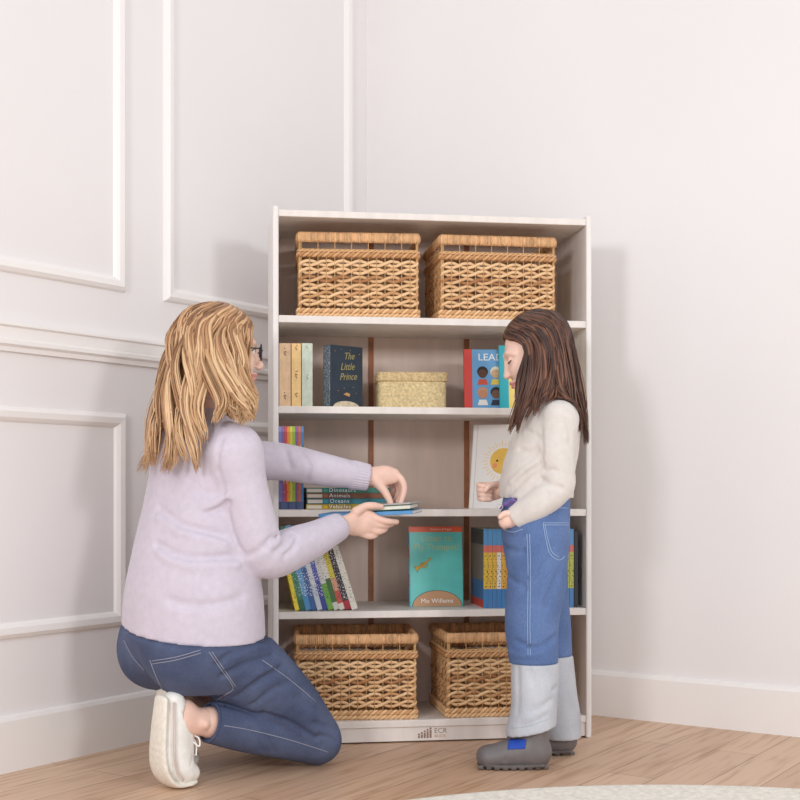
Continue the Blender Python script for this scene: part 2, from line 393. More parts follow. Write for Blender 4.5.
# ------------------------------------------------------------------ bookcase
BA = 8.25; FL = (-.3605, 3.600); BW, BD, BH = .934, .34, 1.536
BCM = T(FL[0], FL[1], 0)@RZ(BA)
def BC(u, v, z): return np.array(BCM@Vector((u, v, z)))
def wash(name, col):
    n = NT(name); n.b.inputs['Roughness'].default_value = .5
    t = n.add('ShaderNodeTexNoise', Scale=4.0, Detail=5.0); n.link(n.coord(scale=(6, 6, 1)), t.inputs['Vector'])
    a = tuple(x*.955 for x in col)
    n.link(n.ramp(t.outputs['Fac'], [(.35, a), (.65, col)]), n.b.inputs['Base Color']); return n.m
white_wood = wash('whitewashed_wood', (238, 233, 229)); back_m = wash('whitewashed_back', (226, 202, 188)); seam_m = mat('bare_wood_strip', (160, 102, 66), .6, .12, 30)
inner_m = wash('whitewashed_shelf', (236, 228, 221))
ROOT = empty('bookcase', BCM, 'tall white-washed five-shelf wooden bookcase standing across the room corner', 'bookcase')
TH = .0165
for x in (0, BW-TH):
    b = MB(); b.box((x, 0, 0), (x+TH, BD, BH)); b.build('side_panel', white_wood, ROOT, False, bevel=.004)
b = MB(); b.box((TH, .003, 1.507), (BW-TH, BD, 1.526)); b.build('top_panel', inner_m, ROOT, False, bevel=.002)
SH = {1: 1.226, 2: .968, 3: .673, 4: .382, 5: .066}
for k, z in SH.items():
    b = MB(); b.box((TH, .003, z-.0205), (BW-TH, BD-.012, z)); b.build('shelf', inner_m, ROOT, False, bevel=.002)
for x0, x1 in ((TH, .312), (.328, .616), (.632, BW-TH)):
    b = MB(); b.box((x0, BD-.012, .01), (x1, BD, 1.508)); b.build('back_panel', back_m, ROOT, False)
for x in (.312, .616):
    b = MB(); b.box((x, BD-.016, .01), (x+.016, BD-.001, 1.508)); tag(b.build('back_strip', seam_m, ROOT, False), 'bare brown wood strip between the back panels')
b = MB(); b.box((TH, .010, .004), (BW-TH, .028, .0455)); kick = b.build('kick_plate', inner_m, ROOT, False, bevel=.0015)
logo_m = mat('logo_brown', (150, 122, 108), .5); logo_o = mat('logo_tan', (188, 140, 108), .5)
b = MB(); lx = .418
for i in range(5):
    x = lx+i*.0085; hgt = .006+.0042*i
    b.prism([(x, .012), (x+.0058, .012), (x+.0058, .012+hgt), (x, .012+hgt)], .0088, .0102)
    b.prism([(x+.0029+.0032*math.cos(a), .012+hgt+.0045+.0032*math.sin(a)) for a in np.linspace(0, 2*PI, 10, endpoint=False)], .0088, .0102)
lg = b.build('logo', logo_m, kick, False)
text('logo_lettering', 'ECR', .021, logo_m, kick, T(lx+.0475, .0098, .0315)@FRONT, 'LEFT')
text('logo_lettering', '4KIDS', .0125, logo_o, kick, T(lx+.0475, .0098, .0165)@FRONT, 'LEFT', spacing=1.05)
# ------------------------------------------------------------------ baskets
def perim(w, d, rad, n):               # rounded rectangle, counter-clockwise from the front-left corner
    segs = [((rad, 0), (w-rad, 0)), ('c', (w-rad, rad), -90), ((w, rad), (w, d-rad)), ('c', (w-rad, d-rad), 0), ((w-rad, d), (rad, d)), ('c', (rad, d-rad), 90), ((0, d-rad), (0, rad)), ('c', (rad, rad), 180)]
    P = []; N = []
    for s in segs:
        if s[0] == 'c':
            for a in np.linspace(0, 90, 9)[1:-1]:
                t = math.radians(s[2]+a); P.append((s[1][0]+rad*math.cos(t), s[1][1]+rad*math.sin(t))); N.append((math.cos(t), math.sin(t)))
        else:
            p, q = np.array(s[0]), np.array(s[1]); dv = norm(q-p)
            for t in np.linspace(0, 1, 60): P.append(tuple(p+(q-p)*t)); N.append((dv[1], -dv[0]))
    P = np.array(P); N = np.array(N); L = np.concatenate([[0], np.cumsum(np.linalg.norm(np.diff(np.vstack([P, P[:1]]), axis=0), axis=1))])
    s = np.linspace(0, L[-1], n, endpoint=False); PP = np.vstack([P, P[:1]]); NN = np.vstack([N, N[:1]])
    return np.stack([np.interp(s, L, PP[:, i]) for i in range(2)], 1), norm(np.stack([np.interp(s, L, NN[:, i]) for i in range(2)], 1)), s, L[-1]
fibre = island_mat('water_hyacinth', [(.2, (166, 112, 68)), (.5, (212, 162, 112)), (.8, (238, 198, 150))], .6, bump=.4)
rim_m = mat('wrapped_rush', (220, 172, 124), .6, .22, 130, .5, 260, .003, vec=(1, 1, .08))
wire_m = mat('rush_wrapped_wire', (205, 160, 108), .6)
def basket_parts(bw=.355, bd=.285, bh=.247):
    out = {}
    n = 52*7; P, N, s, L = perim(bw, bd, .012, n); ph = np.arange(n)/7*PI/2      # 52 columns, strands cross at every other wire
    mb = MB()
    for row in range(6):
        z0 = .0435+row*.0228
        for sg in (1, -1):
            z = z0+sg*.0070*np.sin(ph); o = -.003+sg*.0026*np.cos(ph)
            pts = np.column_stack([P-N*.004+N*o[:, None], z])
            pts += rng.normal(0, .0006, pts.shape)
            mb.tube(pts, .0026, .0049, seg=6, closed=True)
    out['weave'] = mb
    mb = MB()
    n2 = 640; P2, N2, s2, L2 = perim(bw, bd, .012, n2)
    for zc, r in ((.0065, .006), (.0195, .0065), (.181, .0062), (.1915, .0035)):
        for st in range(2):
            a = s2/L2*2*PI*44+st*PI
            pts = np.column_stack([P2-N2*(.004-.0035*np.cos(a)[:, None]), zc+r*.62*np.sin(a)])
            mb.tube(pts, r*.72, r*.72, seg=6, closed=True)
    out['braid'] = mb
    mb = MB(); P3, N3, s3, L3 = perim(bw, bd, .012, 52)
    for i in range(52):
        x, y = P3[i]-N3[i]*.004; mb.tube([(x, y, .004), (x, y, .1), (x, y, .225 if i % 2 == 0 else .19)], .0015, seg=5)
    for z in (.196,):
        mb.tube(np.column_stack([P2-N2*.004, np.full(n2, z)]), .0022, seg=5, closed=True)
    for cx, cy in ((.008, .008), (bw-.008, .008), (bw-.008, bd-.008), (.008, bd-.008)): mb.tube([(cx, cy, .002), (cx, cy, .23)], .004, seg=6)
    mb.box((.01, .01, .003), (bw-.01, bd-.01, .009))
    out['frame'] = mb
    mb = MB(); n4 = 1500; P4, N4, s4, L4 = perim(bw, bd, .014, n4)
    w4 = .0022*np.abs(np.sin(s4/.0056*PI))+.0004*rng.normal(size=n4)
    mb.tube(np.column_stack([P4-N4*.005, np.full(n4, .2315)]), .0072+w4, .0145+w4*.7, seg=10, closed=True)
    out['rim'] = mb
    return out
bp = basket_parts(); bmesh_cache = {}
def place_basket(u, v, z, rot, label, scale=(1, 1, 1)):
    r = empty('woven_basket', BCM@T(u, v, z)@RZ(rot)@Matrix.Diagonal((*scale, 1)), label, 'basket', 'woven baskets in the bookcase')
    for k, m in (('frame', wire_m), ('weave', fibre), ('braid', fibre), ('rim', rim_m)):
        if k not in bmesh_cache: bmesh_cache[k] = bp[k].build(k, m, r)
        else:
            c = bmesh_cache[k].copy(); COL.objects.link(c); c.parent = r
    return r
place_basket(.071, .042, SH[1]+.0006, -3.5, 'woven rush basket on the top shelf, left of the two up there')
place_basket(.484, .022, SH[1]+.0006, 0, 'woven rush basket on the top shelf directly above the standing child', (.985, 1, 1))
place_basket(.064, .036, SH[5]+.0006, -3.5, 'woven rush basket on the bottom shelf behind the kneeling woman\'s knee')
place_basket(.502, .020, SH[5]+.0006, 0, 'woven rush basket on the bottom shelf partly hidden behind the child\'s legs')
# small seagrass box
def seagrass_box(M):
    r = empty('seagrass_box', M, 'small pale seagrass box with a lid, alone in the middle of the second shelf', 'box')
    m = mat('pale_seagrass', (222, 200, 152), .7, .14, 120, .5, 320, .003); m2 = mat('seagrass_lid', (214, 188, 140), .7, .16, 130, .5, 320, .003)
    def shell(w, d, z0, z1, ox, rows, close_top):
        n = 420; P, N, s, L = perim(w, d, .012, n); b = MB(); V = []; nz = rows*4+1; cols = 60
        for i in range(nz):
            z = z0+(z1-z0)*i/(nz-1); row = i//4; wv = .0016*np.abs(np.sin(PI*i/4))*(1+.0*s)+.0016*np.abs(np.sin(s/L*PI*cols+(row % 2)*PI/2))
            V.append(np.column_stack([P+N*wv[:, None]+ox, np.full(n, z)]))
        nn = len(V); V = np.concatenate(V); Fc = [(i*n+j, i*n+(j+1) % n, (i+1)*n+(j+1) % n, (i+1)*n+j) for i in range(nn-1) for j in range(n)]
        Fc.append(tuple(range(n))[::-1]); Fc.append(tuple((nn-1)*n+j for j in range(n))); b.raw(V, Fc); return b
    shell(.198, .13, 0, .082, np.array([.004, .004]), 9, 0).build('box_body', m, r)
    shell(.206, .138, .0825, .109, np.array([0, 0]), 3, 1).build('lid', m2, r)
seagrass_box(BCM@T(.312, .10, SH[2]+.0005)@RZ(-4))
# ------------------------------------------------------------------ books
paper = mat('paper_edges', (240, 234, 220), .8, .05, 400, vec=(1, 1, 1))
def book(M, axes, t, h, d, cover, spine=None, label='', group=None, bt=.0022, over=.002, name='book', bulge=.0, page=None, cat='book'):
    mp = {'spine': lambda a, b_, c: (a, b_, c), 'face': lambda a, b_, c: (b_, a, c), 'flat': lambda a, b_, c: (c, b_, a)}[axes]
    r = empty(name, M, label, cat, group)
    def bx(mb, lo, hi, m=0):
        A, B = np.array(mp(*lo)), np.array(mp(*hi)); mb.box(np.minimum(A, B), np.maximum(A, B), m)
    b = MB(); bx(b, (0, bt, 0), (bt, d, h)); bx(b, (t-bt, bt, 0), (t, d, h)); bx(b, (0, -bulge, 0), (t, bt, h), 1)
    c = b.build('cover', [cover, spine or cover], r, False, bevel=min(.0012, bt*.45))
    b = MB(); bx(b, (bt+.0001, bt+.0001, over), (t-bt-.0001, d-over*1.5, h-over)); b.build('pages', page or paper, r, False)
    return r, c
# shelf 2: three pastel hardbacks
def orn(parent, t, h, col, spots, sz=.004):
    for z, k in spots:
        b = MB()
        for j in range(k):
            a = j*2.4; rr = sz*(.35+.65*j/k); x = t/2+rr*math.cos(a)*.9; zz = z+rr*1.5*math.sin(a)+(j-k/2)*.0022
            b.prism([(x+.0016*math.cos(q), zz+.0018*math.sin(q)) for q in np.linspace(0, 2*PI, 7, endpoint=False)], -.0009, .0004)
        b.build('spine_ornament', mat('foil_print', col, .4), parent, False)
z = SH[2]+.0004
c = mat('tan_cloth', (224, 190, 152), .6, .06, 60); r_, cv = book(BCM@T(.0195, .03, z), 'spine', .033, .181, .125, c, None, 'tan hardback at the left end of the second shelf', 'pastel hardbacks'); orn(cv, .033, .181, (120, 84, 62), ((.155, 7), (.03, 8)))
c = mat('yellow_cloth', (240, 202, 138), .6, .06, 60); r_, cv = book(BCM@T(.0545, .03, z), 'spine', .0275, .181, .125, c, None, 'pale yellow hardback between the tan and the mint ones', 'pastel hardbacks'); orn(cv, .0275, .181, (134, 84, 46), ((.168, 4), (.092, 9), (.035, 6)))
c = mat('mint_cloth', (202, 212, 194), .6, .06, 60); r_, cv = book(BCM@T(.0840, .03, z), 'spine', .031, .182, .125, c, None, 'pale mint green hardback, third from the left on the second shelf', 'pastel hardbacks'); orn(cv, .031, .182, (150, 140, 70), ((.085, 4), (.17, 2)))
# navy book, standing open-turned to show spine and cover
c = mat('navy_cover', (38, 52, 66), .45, .1, 40); sp = band_mat('navy_spine', [(0, (92, 104, 118))], .182, scribble=(176, 184, 190), th=.58, lo=.03, hi=.97, sc=(300, 300, 160))
r_, cv = book(BCM@T(.166, .055, z)@RZ(31), 'face', .032, .182, .121, c, sp, 'dark navy storybook with gold lettering standing angled on the second shelf', None)
gold = mat('gold_lettering', (160, 150, 92), .4); 
for s_, zz, sz, x in (('The', .152, .029, .070), ('Little', .121, .029, .064), ('Prince', .092, .029, .067)): text('title_lettering', s_, sz, gold, cv, T(x, -.0003, zz)@FRONT@Matrix.Rotation(math.radians(4), 4, 'Z'), shear=.35, sx=.85)
b = MB(); b.prism([(.012+.097*(1-math.cos(a))/2, .0008+.020*math.sin(a)) for a in np.linspace(0, PI, 18)], -.0008, .0004); b.build('cover_art', mat('cream_print', (216, 200, 170), .6, .1, 80), cv, False)
for q in range(9):
    b = MB(); x, zz = .02+.011*q, [.165, .05, .172, .058, .04, .17, .062, .045, .16][q]; b.prism([(x+.0012*math.cos(a), zz+.0012*math.sin(a)) for a in np.linspace(0, 2*PI, 6, endpoint=False)], -.0008, .0004); b.build('printed_star', mat('gold_print', (196, 150, 92), .5), cv, False)
b = MB(); b.prism([(.05, .040), (.072, .034), (.074, .042), (.062, .046)], -.0008, .0004); b.build('cover_art', mat('gold_print', (196, 150, 92), .5), cv, False)
# blue portrait book and the teal-and-yellow one leaning against it
blue = mat('sky_blue_cover', (104, 164, 212), .4); red = mat('red_cloth_spine', (214, 70, 62), .5)
LEAN = -7
r_, cv = book(BCM@T(.581, .14, z)@RZ(-5)@RX(LEAN), 'face', .018, .188, .150, blue, red, 'blue picture book with red spine and cartoon portraits, leaning on the second shelf', None)
b = MB(); b.box((-.0004, -.0009, 0), (.024, .0006, .188)); b.build('spine_cloth', red, cv, False)
wh = mat('white_print', (245, 245, 242), .5)
text('title_lettering', 'LEADERS', .030, wh, cv, T(.042, -.0004, .163)@FRONT, 'LEFT', sx=1.08)
skins = [(92, 58, 44), (214, 170, 130), (196, 136, 104), (120, 82, 60)]; hairs = [(40, 28, 26), (232, 226, 200), (200, 150, 120), (34, 32, 44)]; tops = [(206, 84, 60), (226, 200, 90), (236, 232, 226), (46, 48, 70)]
def circ(x, z, r, n=18, sx=1): return [(x+r*sx*math.cos(a), z+r*math.sin(a)) for a in np.linspace(0, 2*PI, n, endpoint=False)]
for q in range(4):
    x, zz = (.056, .098) if q in (0, 1) else (.056, .050)
    if q % 2: x += .040
    if q in (0, 1): zz = .113
    b = MB(); b.prism(circ(x, zz+.006, .0165), -.0009, .0004, 0); b.prism(circ(x, zz, .0135), -.0013, -.0008, 1)
    b.prism([(x-.016, zz-.034), (x+.016, zz-.034), (x+.011, zz-.017), (x-.011, zz-.017)], -.0011, .0004, 2)
    b.prism(circ(x-.005, zz, .0014, 8), -.0016, -.0012, 0); b.prism(circ(x+.005, zz, .0014, 8), -.0016, -.0012, 0)
    b.build('portrait', [mat('print_hair', hairs[q]), mat('print_skin', skins[q]), mat('print_top', tops[q])], cv, False)
teal = mat('teal_cloth_spine', (44, 176, 190), .5); yel = mat('yellow_cover', (242, 214, 120), .45)
r_, cv = book(BCM@T(.684, .112, z)@RZ(-5)@RX(LEAN), 'face', .016, .198, .14, yel, teal, 'yellow picture book with teal spine overlapping the blue portrait book', None)
b = MB(); b.box((-.0004, -.0009, 0), (.027, .0006, .198)); b.build('spine_cloth', teal, cv, False)
# shelf 3: thin spines, stack of four, the white sun book
z = SH[3]+.0004
cols = [((124, 130, 190), (60, 84, 60), 'blue-violet'), ((134, 96, 160), (230, 200, 60), 'purple'), ((206, 70, 62), (240, 220, 200), 'red'), ((232, 150, 60), (120, 40, 60), 'orange'), ((214, 208, 66), (90, 120, 50), 'lime yellow'), ((150, 186, 70), (220, 220, 120), 'leaf green'), ((140, 96, 150), (220, 130, 60), 'plum'), ((208, 110, 72), (250, 220, 90), 'rust orange'), ((78, 132, 190), (20, 24, 40), 'bright blue')]
ordn = ['first', 'second', 'third', 'fourth', 'fifth', 'sixth', 'seventh', 'eighth', 'ninth']
for i, (a, bcol, nm) in enumerate(cols):
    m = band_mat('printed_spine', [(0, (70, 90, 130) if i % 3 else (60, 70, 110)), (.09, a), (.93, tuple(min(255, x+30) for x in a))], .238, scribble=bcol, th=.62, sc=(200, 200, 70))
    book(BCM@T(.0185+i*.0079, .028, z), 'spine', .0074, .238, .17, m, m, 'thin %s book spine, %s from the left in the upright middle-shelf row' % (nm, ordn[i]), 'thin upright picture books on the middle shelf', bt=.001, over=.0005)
stack = [('Vehicles', (176, 148, 40), 'olive yellow', 'bottom'), ('Oceans', (52, 128, 140), 'blue-green', 'second from the bottom'), ('Animals', (132, 84, 58), 'brown', 'second from the top'), ('Dinosaurs', (62, 128, 112), 'green', 'top')]
cream = mat('cream_print', (232, 222, 204), .5)
for i, (word, col, nm, pos) in enumerate(stack):
    m = mat('glossy_cover', col, .35, .12, 60)
    r_, cv = book(BCM@T(.096+[0, .002, .001, .0][i], .03, z+i*.0157), 'flat', .0152, .268, .20, m, None, '%s encyclopedia lying flat, %s of the stack of four' % (nm, pos), 'flat stack of four encyclopedias', bt=.0016, over=.002)
    b = MB(); b.box((.003, -.0008, .0022), (.046, .0004, .012)); b.build('spine_label', cream, cv, False, bevel=.0003)
    b = MB(); b.box((.05, -.0007, .003), (.062, .0004, .0112)); b.build('spine_emblem', mat('emblem_print', tuple(min(255, x*1.3) for x in col)), cv, False)
    text('title_lettering', word, .0152, wh, cv, T(.066, -.0004, .0078)@FRONT, 'LEFT', sx=1.12, spacing=1.12)
white_cov = mat('matt_white_cover', (240, 236, 232), .5)
r_, cv = book(BCM@T(.588, .115, z)@RZ(-27)@RX(-13), 'face', .014, .260, .215, white_cov, None, 'white picture book with a yellow sun, leaning behind the child\'s arm', None)
b = MB(); b.box((.013, -.0005, 0), (.0144, .0004, .260)); b.build('hinge_crease', mat('grey_crease', (196, 190, 186)), cv, False)
b = MB(); cx, cz = .098, .146; b.prism(circ(cx, cz, .040, 40), -.0009, .0004)
b.build('sun_disc', mat('sun_yellow', (236, 190, 74), .5, .04, 40), cv, False)
b = MB()
for k in range(34):
    a = 2*PI*k/34; r0, r1 = .046, .058+.006*(k % 2); ca, sa = math.cos(a), math.sin(a); q = .0009
    b.prism([(cx+r0*ca-q*sa, cz+r0*sa+q*ca), (cx+r0*ca+q*sa, cz+r0*sa-q*ca), (cx+r1*ca+q*sa, cz+r1*sa-q*ca), (cx+r1*ca-q*sa, cz+r1*sa+q*ca)], -.0006, .0004)
b.build('sun_rays', mat('sun_ray', (240, 206, 120), .5), cv, False)
for sx in (-1, 1):
    b = MB(); b.prism(circ(cx+sx*.018, cz+.001, .0034, 12), -.0014, -.0008); b.build('sun_eye', mat('black_print', (30, 26, 26)), cv, False)
for sx in (-1, 1):
    b = MB(); b.prism(circ(cx+sx*.024, cz-.014, .008, 14), -.0013, -.0008); b.build('sun_cheek', mat('cheek_print', (236, 150, 96)), cv, False)
# shelf 4: the leaning row
z = SH[4]+.0004
lean = [  # thickness, height, spine colours, printing, name
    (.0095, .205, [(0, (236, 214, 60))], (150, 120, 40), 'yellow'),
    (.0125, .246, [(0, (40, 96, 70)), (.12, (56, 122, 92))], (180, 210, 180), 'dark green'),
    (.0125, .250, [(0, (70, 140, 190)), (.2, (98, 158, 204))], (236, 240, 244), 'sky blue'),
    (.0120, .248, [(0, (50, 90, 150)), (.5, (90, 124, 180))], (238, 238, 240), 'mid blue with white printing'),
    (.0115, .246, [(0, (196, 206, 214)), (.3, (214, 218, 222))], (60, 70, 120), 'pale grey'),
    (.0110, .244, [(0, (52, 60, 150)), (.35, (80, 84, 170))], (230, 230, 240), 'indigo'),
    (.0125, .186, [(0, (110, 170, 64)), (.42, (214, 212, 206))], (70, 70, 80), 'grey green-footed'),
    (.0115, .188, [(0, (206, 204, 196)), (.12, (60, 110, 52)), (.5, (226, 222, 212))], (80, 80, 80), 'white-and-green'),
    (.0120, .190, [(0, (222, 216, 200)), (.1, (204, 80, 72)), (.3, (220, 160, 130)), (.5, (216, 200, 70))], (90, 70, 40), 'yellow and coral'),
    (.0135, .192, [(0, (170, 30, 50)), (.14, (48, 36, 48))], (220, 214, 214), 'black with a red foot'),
    (.0140, .190, [(0, (232, 228, 214))], (150, 146, 138), 'off-white')]
bu = .0655; ang = 14.0; ca = math.cos(math.radians(ang))
for i, (t, h, st, scb, nm) in enumerate(lean):
    a = ang+.45*i-1.0
    m = band_mat('printed_spine', st, h, scribble=scb, th=.6, lo=.16 if len(st) > 1 else .1, hi=.95, sc=(190, 190, 330))
    pg = None
    t *= 1.28
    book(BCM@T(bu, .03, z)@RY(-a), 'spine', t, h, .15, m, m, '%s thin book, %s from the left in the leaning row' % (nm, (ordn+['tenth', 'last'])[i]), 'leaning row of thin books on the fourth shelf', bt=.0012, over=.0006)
    bu += t/math.cos(math.radians(a))+.0006
# teal picture book (animal figure left out), trumpet kept
tealc = mat('turquoise_cover', (98, 196, 188), .35, .04, 20); sp = band_mat('turquoise_spine', [(0, (84, 170, 196)), (.25, (150, 120, 160)), (.4, (100, 180, 200)), (.6, (190, 120, 130)), (.75, (84, 160, 200))], .240)
r_, cv = book(BCM@T(.408, .10, z)@RZ(2)@RX(-5), 'face', .011, .238, .163, tealc, sp, 'turquoise picture book with orange top band standing face-out on the fourth shelf', None)
b = MB(); b.box((0, -.0007, .222), (.1632, .0006, .2383)); b.build('top_band', mat('orange_band', (222, 90, 48), .4), cv, False)
text('cover_lettering', 'Elephant & Piggie', .0085, mat('cream_letter', (244, 220, 190)), cv, T(.098, -.0009, .230)@FRONT, 'CENTER', spacing=1.1)
tl = mat('pale_gold_letter', (176, 196, 140), .4)
text('title_lettering', 'Listen to', .027, tl, cv, T(.084, -.0004, .203)@FRONT, 'CENTER', sx=1.0)
text('title_lettering', 'My Trumpet!', .027, tl, cv, T(.084, -.0004, .177)@FRONT, 'CENTER', sx=.95)
b = MB(); poly = [(.008+.15*(1-math.cos(a))/2, .001+.047*math.sin(a)) for a in np.linspace(0, PI, 26)]; b.prism(poly, -.0009, .0004); b.build('cover_art', mat('tan_print', (196, 150, 112), .5), cv, False)
b = MB(); b.tube([(x, -.0007, zz) for x, zz in poly], .0007, seg=5); b.build('cover_outline', mat('dark_print', (66, 50, 44)), cv)
text('author_lettering', 'Mo Willems', .019, wh, cv, T(.083, -.0012, .017)@FRONT, 'CENTER', spacing=1.05)
b = MB(); tr = catmull([(.020, -.001, .112), (.033, -.001, .119), (.048, -.001, .128), (.066, -.001, .145)], 6)
b.tube(tr, np.interp(np.linspace(0, 1, len(tr)), [0, .12, .4, 1], [.0125, .006, .0035, .0025]), .0008, up=(0, -1, 0), seg=8)
lp = [(.045+.011*math.cos(a), -.001, .124+.007*math.sin(a)) for a in np.linspace(0, 2*PI, 18, endpoint=False)]; b.tube(lp, .0016, .0008, up=(0, -1, 0), seg=6, closed=True)
b.build('cover_art', mat('brass_print', (204, 158, 52), .4), cv)
# series row with blue and yellow spines
sc = 0
def series(u, nm, label, yaw=0, mid=(226, 190, 74), t=.0128):
    m = band_mat('series_spine', [(0, (74, 128, 182)), (.24, mid), (.70, (214, 116, 104)), (.79, (92, 148, 196)), (.97, (84, 140, 186))], .232, scribble=(96, 74, 50), th=.6, lo=.26, hi=.7, sc=(230, 230, 200))
    sd = band_mat('series_cover', [(0, (206, 74, 54)), (.10, (64, 118, 172)), (.34, (128, 120, 112)), (.80, (66, 70, 68)), (.95, (60, 78, 74))], .232)
    return book(BCM@T(u+.004, .035, z)@RZ(yaw), 'spine', t, .232, .185, sd, m, label, 'numbered series books on the fourth shelf', bt=.0012, over=.0006)
names = ['at the left end, its dark cover in view', 'second from the left end of the row', 'third from the left end of the row', 'with a white middle band, fourth from the left end', 'fifth from the left end of the row', 'next to the child\'s jeans on the left']
for i in range(6): series(.613+i*.0134, '', 'blue and yellow series spine '+names[i], 0, (232, 226, 218) if i == 3 else (226, 190-4*i, 74))
nr = ['just right of the child\'s jeans', 'second to the right of the child\'s jeans', 'third to the right of the child\'s jeans']
for i in range(3): series(.846+i*.0134, '', 'blue and green-yellow series book spine '+nr[i], 0, (186, 190, 84))
dk = mat('black_cover', (46, 44, 48), .5); book(BCM@T(.891, .035, z), 'spine', .012, .225, .185, dk, None, 'dark book at the right end of the fourth shelf', None, bt=.0012, over=.0006)
# ------------------------------------------------------------------ people: shared builders
def fhit(f, px, py):                      # first surface point of a field along the view direction
    for Y in np.arange(f.lo[1], f.lo[1]+f.h*f.n[1], f.h*.5):
        p = W(px, py, Y); i = np.round((p-f.lo)/f.h).astype(int)
        if np.all(i >= 0) and np.all(i < f.n) and f.d[tuple(i)] < 0: return p
    return None
def fold(f, px, r, depth, n=4):
    P = [fhit(f, *q) for q in px]; P = [p for p in P if p is not None]
    if len(P) > 1: f.groove(P, r, depth, n)
def fsample(f, p):
    i = np.clip(np.round((p-f.lo)/f.h).astype(int), 1, f.n-2)
    if np.any(np.abs((p-f.lo)/f.h-i) > 1.5): return 1., np.zeros(3)
    d = f.d; x, y, z = i
    g = np.array([d[x+1, y, z]-d[x-1, y, z], d[x, y+1, z]-d[x, y-1, z], d[x, y, z+1]-d[x, y, z-1]], float)
    return float(d[x, y, z]), g/(np.linalg.norm(g)+1e-9)
def axes(yaw, pitch):                     # rows: forward, left, up ; yaw from +x, pitch down positive
    y, p = math.radians(yaw), math.radians(pitch)
    f = np.array([math.cos(y)*math.cos(p), math.sin(y)*math.cos(p), -math.sin(p)]); l = np.array([-math.sin(y), math.cos(y), 0]); return np.array([f, l, np.cross(f, l)])
def head_field(f, C, R, s, child=False, lids=True):
    L = lambda x, y, z: C+s*(np.array([x, y, z])@R)
    e = lambda c, r, k, sub=False: f.ell(L(*c), np.array(r)*s, R, k*s, sub)
    ch = lambda P, r, k: f.chain([L(*p) for p in P], np.array(r)*s, k*s)
    e((-.008, 0, .030), (.089, .077, .084), .0) if child else e((-.014, 0, .030), (.097, .077, .085), .0)
    e((.030, 0, -.020), (.058, .062, .075), .03)
    for y in (-1, 1): ch([(-.005, y*.052, -.058), (.030, y*.044, -.080), (.066, y*.012, -.098)], [.026, .023, .018], .03)
    e((.074, 0, -.096), (.016, .018, .014), .02)
    e((.056, .030, -.030), (.030, .026, .026), .025); e((.056, -.030, -.030), (.030, .026, .026), .025)
    for y in (-1, 1):
        e((.097, y*.032, .000), (.016, .017, .011), .016, True)
        ch([(.087, y*.012, .016), (.083, y*.032, .021), (.068, y*.050, .014)], [.006, .007, .006], .012)
        e((.0755, y*.031, -.001), (.0125, .0135, .0125), .003)
        ch([(.099, y*.004, -.040), (.098, y*.0115, -.041)], [.006, .0055], .008)
        e((-.004, y*.079, -.006), (.018, .009, .030), .006); e((-.001, y*.088, -.004), (.010, .005, .018), .006, True)
    nl = .0985 if child else .106
    ch([(.086, 0, .012), (.092, 0, -.010), (nl, 0, -.034)], [.006, .0065, .0068 if child else .0075], .010)
    e((nl-.004, 0, -.036), (.008, .010, .007), .006)
    e((.088, 0, -.061), (.0105, .021, .0065), .006); e((.086, 0, -.072), (.010, .018, .0065), .006)
    ch([(.098, -.020, -.0662), (.102, 0, -.0662), (.098, .020, -.0662)], [.001, .001, .001], 0) if 0 else None
    e((.100, 0, -.0665), (.008, .020, .0015), .004, True)
    e((.093, 0, -.083), (.010, .018, .005), .010, True)
    return L
def lip_pick(L, s, C, R):
    def pick(c):
        q = (c-C)@R.T/s; m = np.zeros(len(c), int)
        m[(q[:, 0] > .078) & (np.abs(q[:, 1]) < .021) & (q[:, 2] < -.055) & (q[:, 2] > -.0775) & (np.abs(q[:, 2]+.0662) < .0115-.25*np.abs(q[:, 1]))] = 1
        return m
    return pick
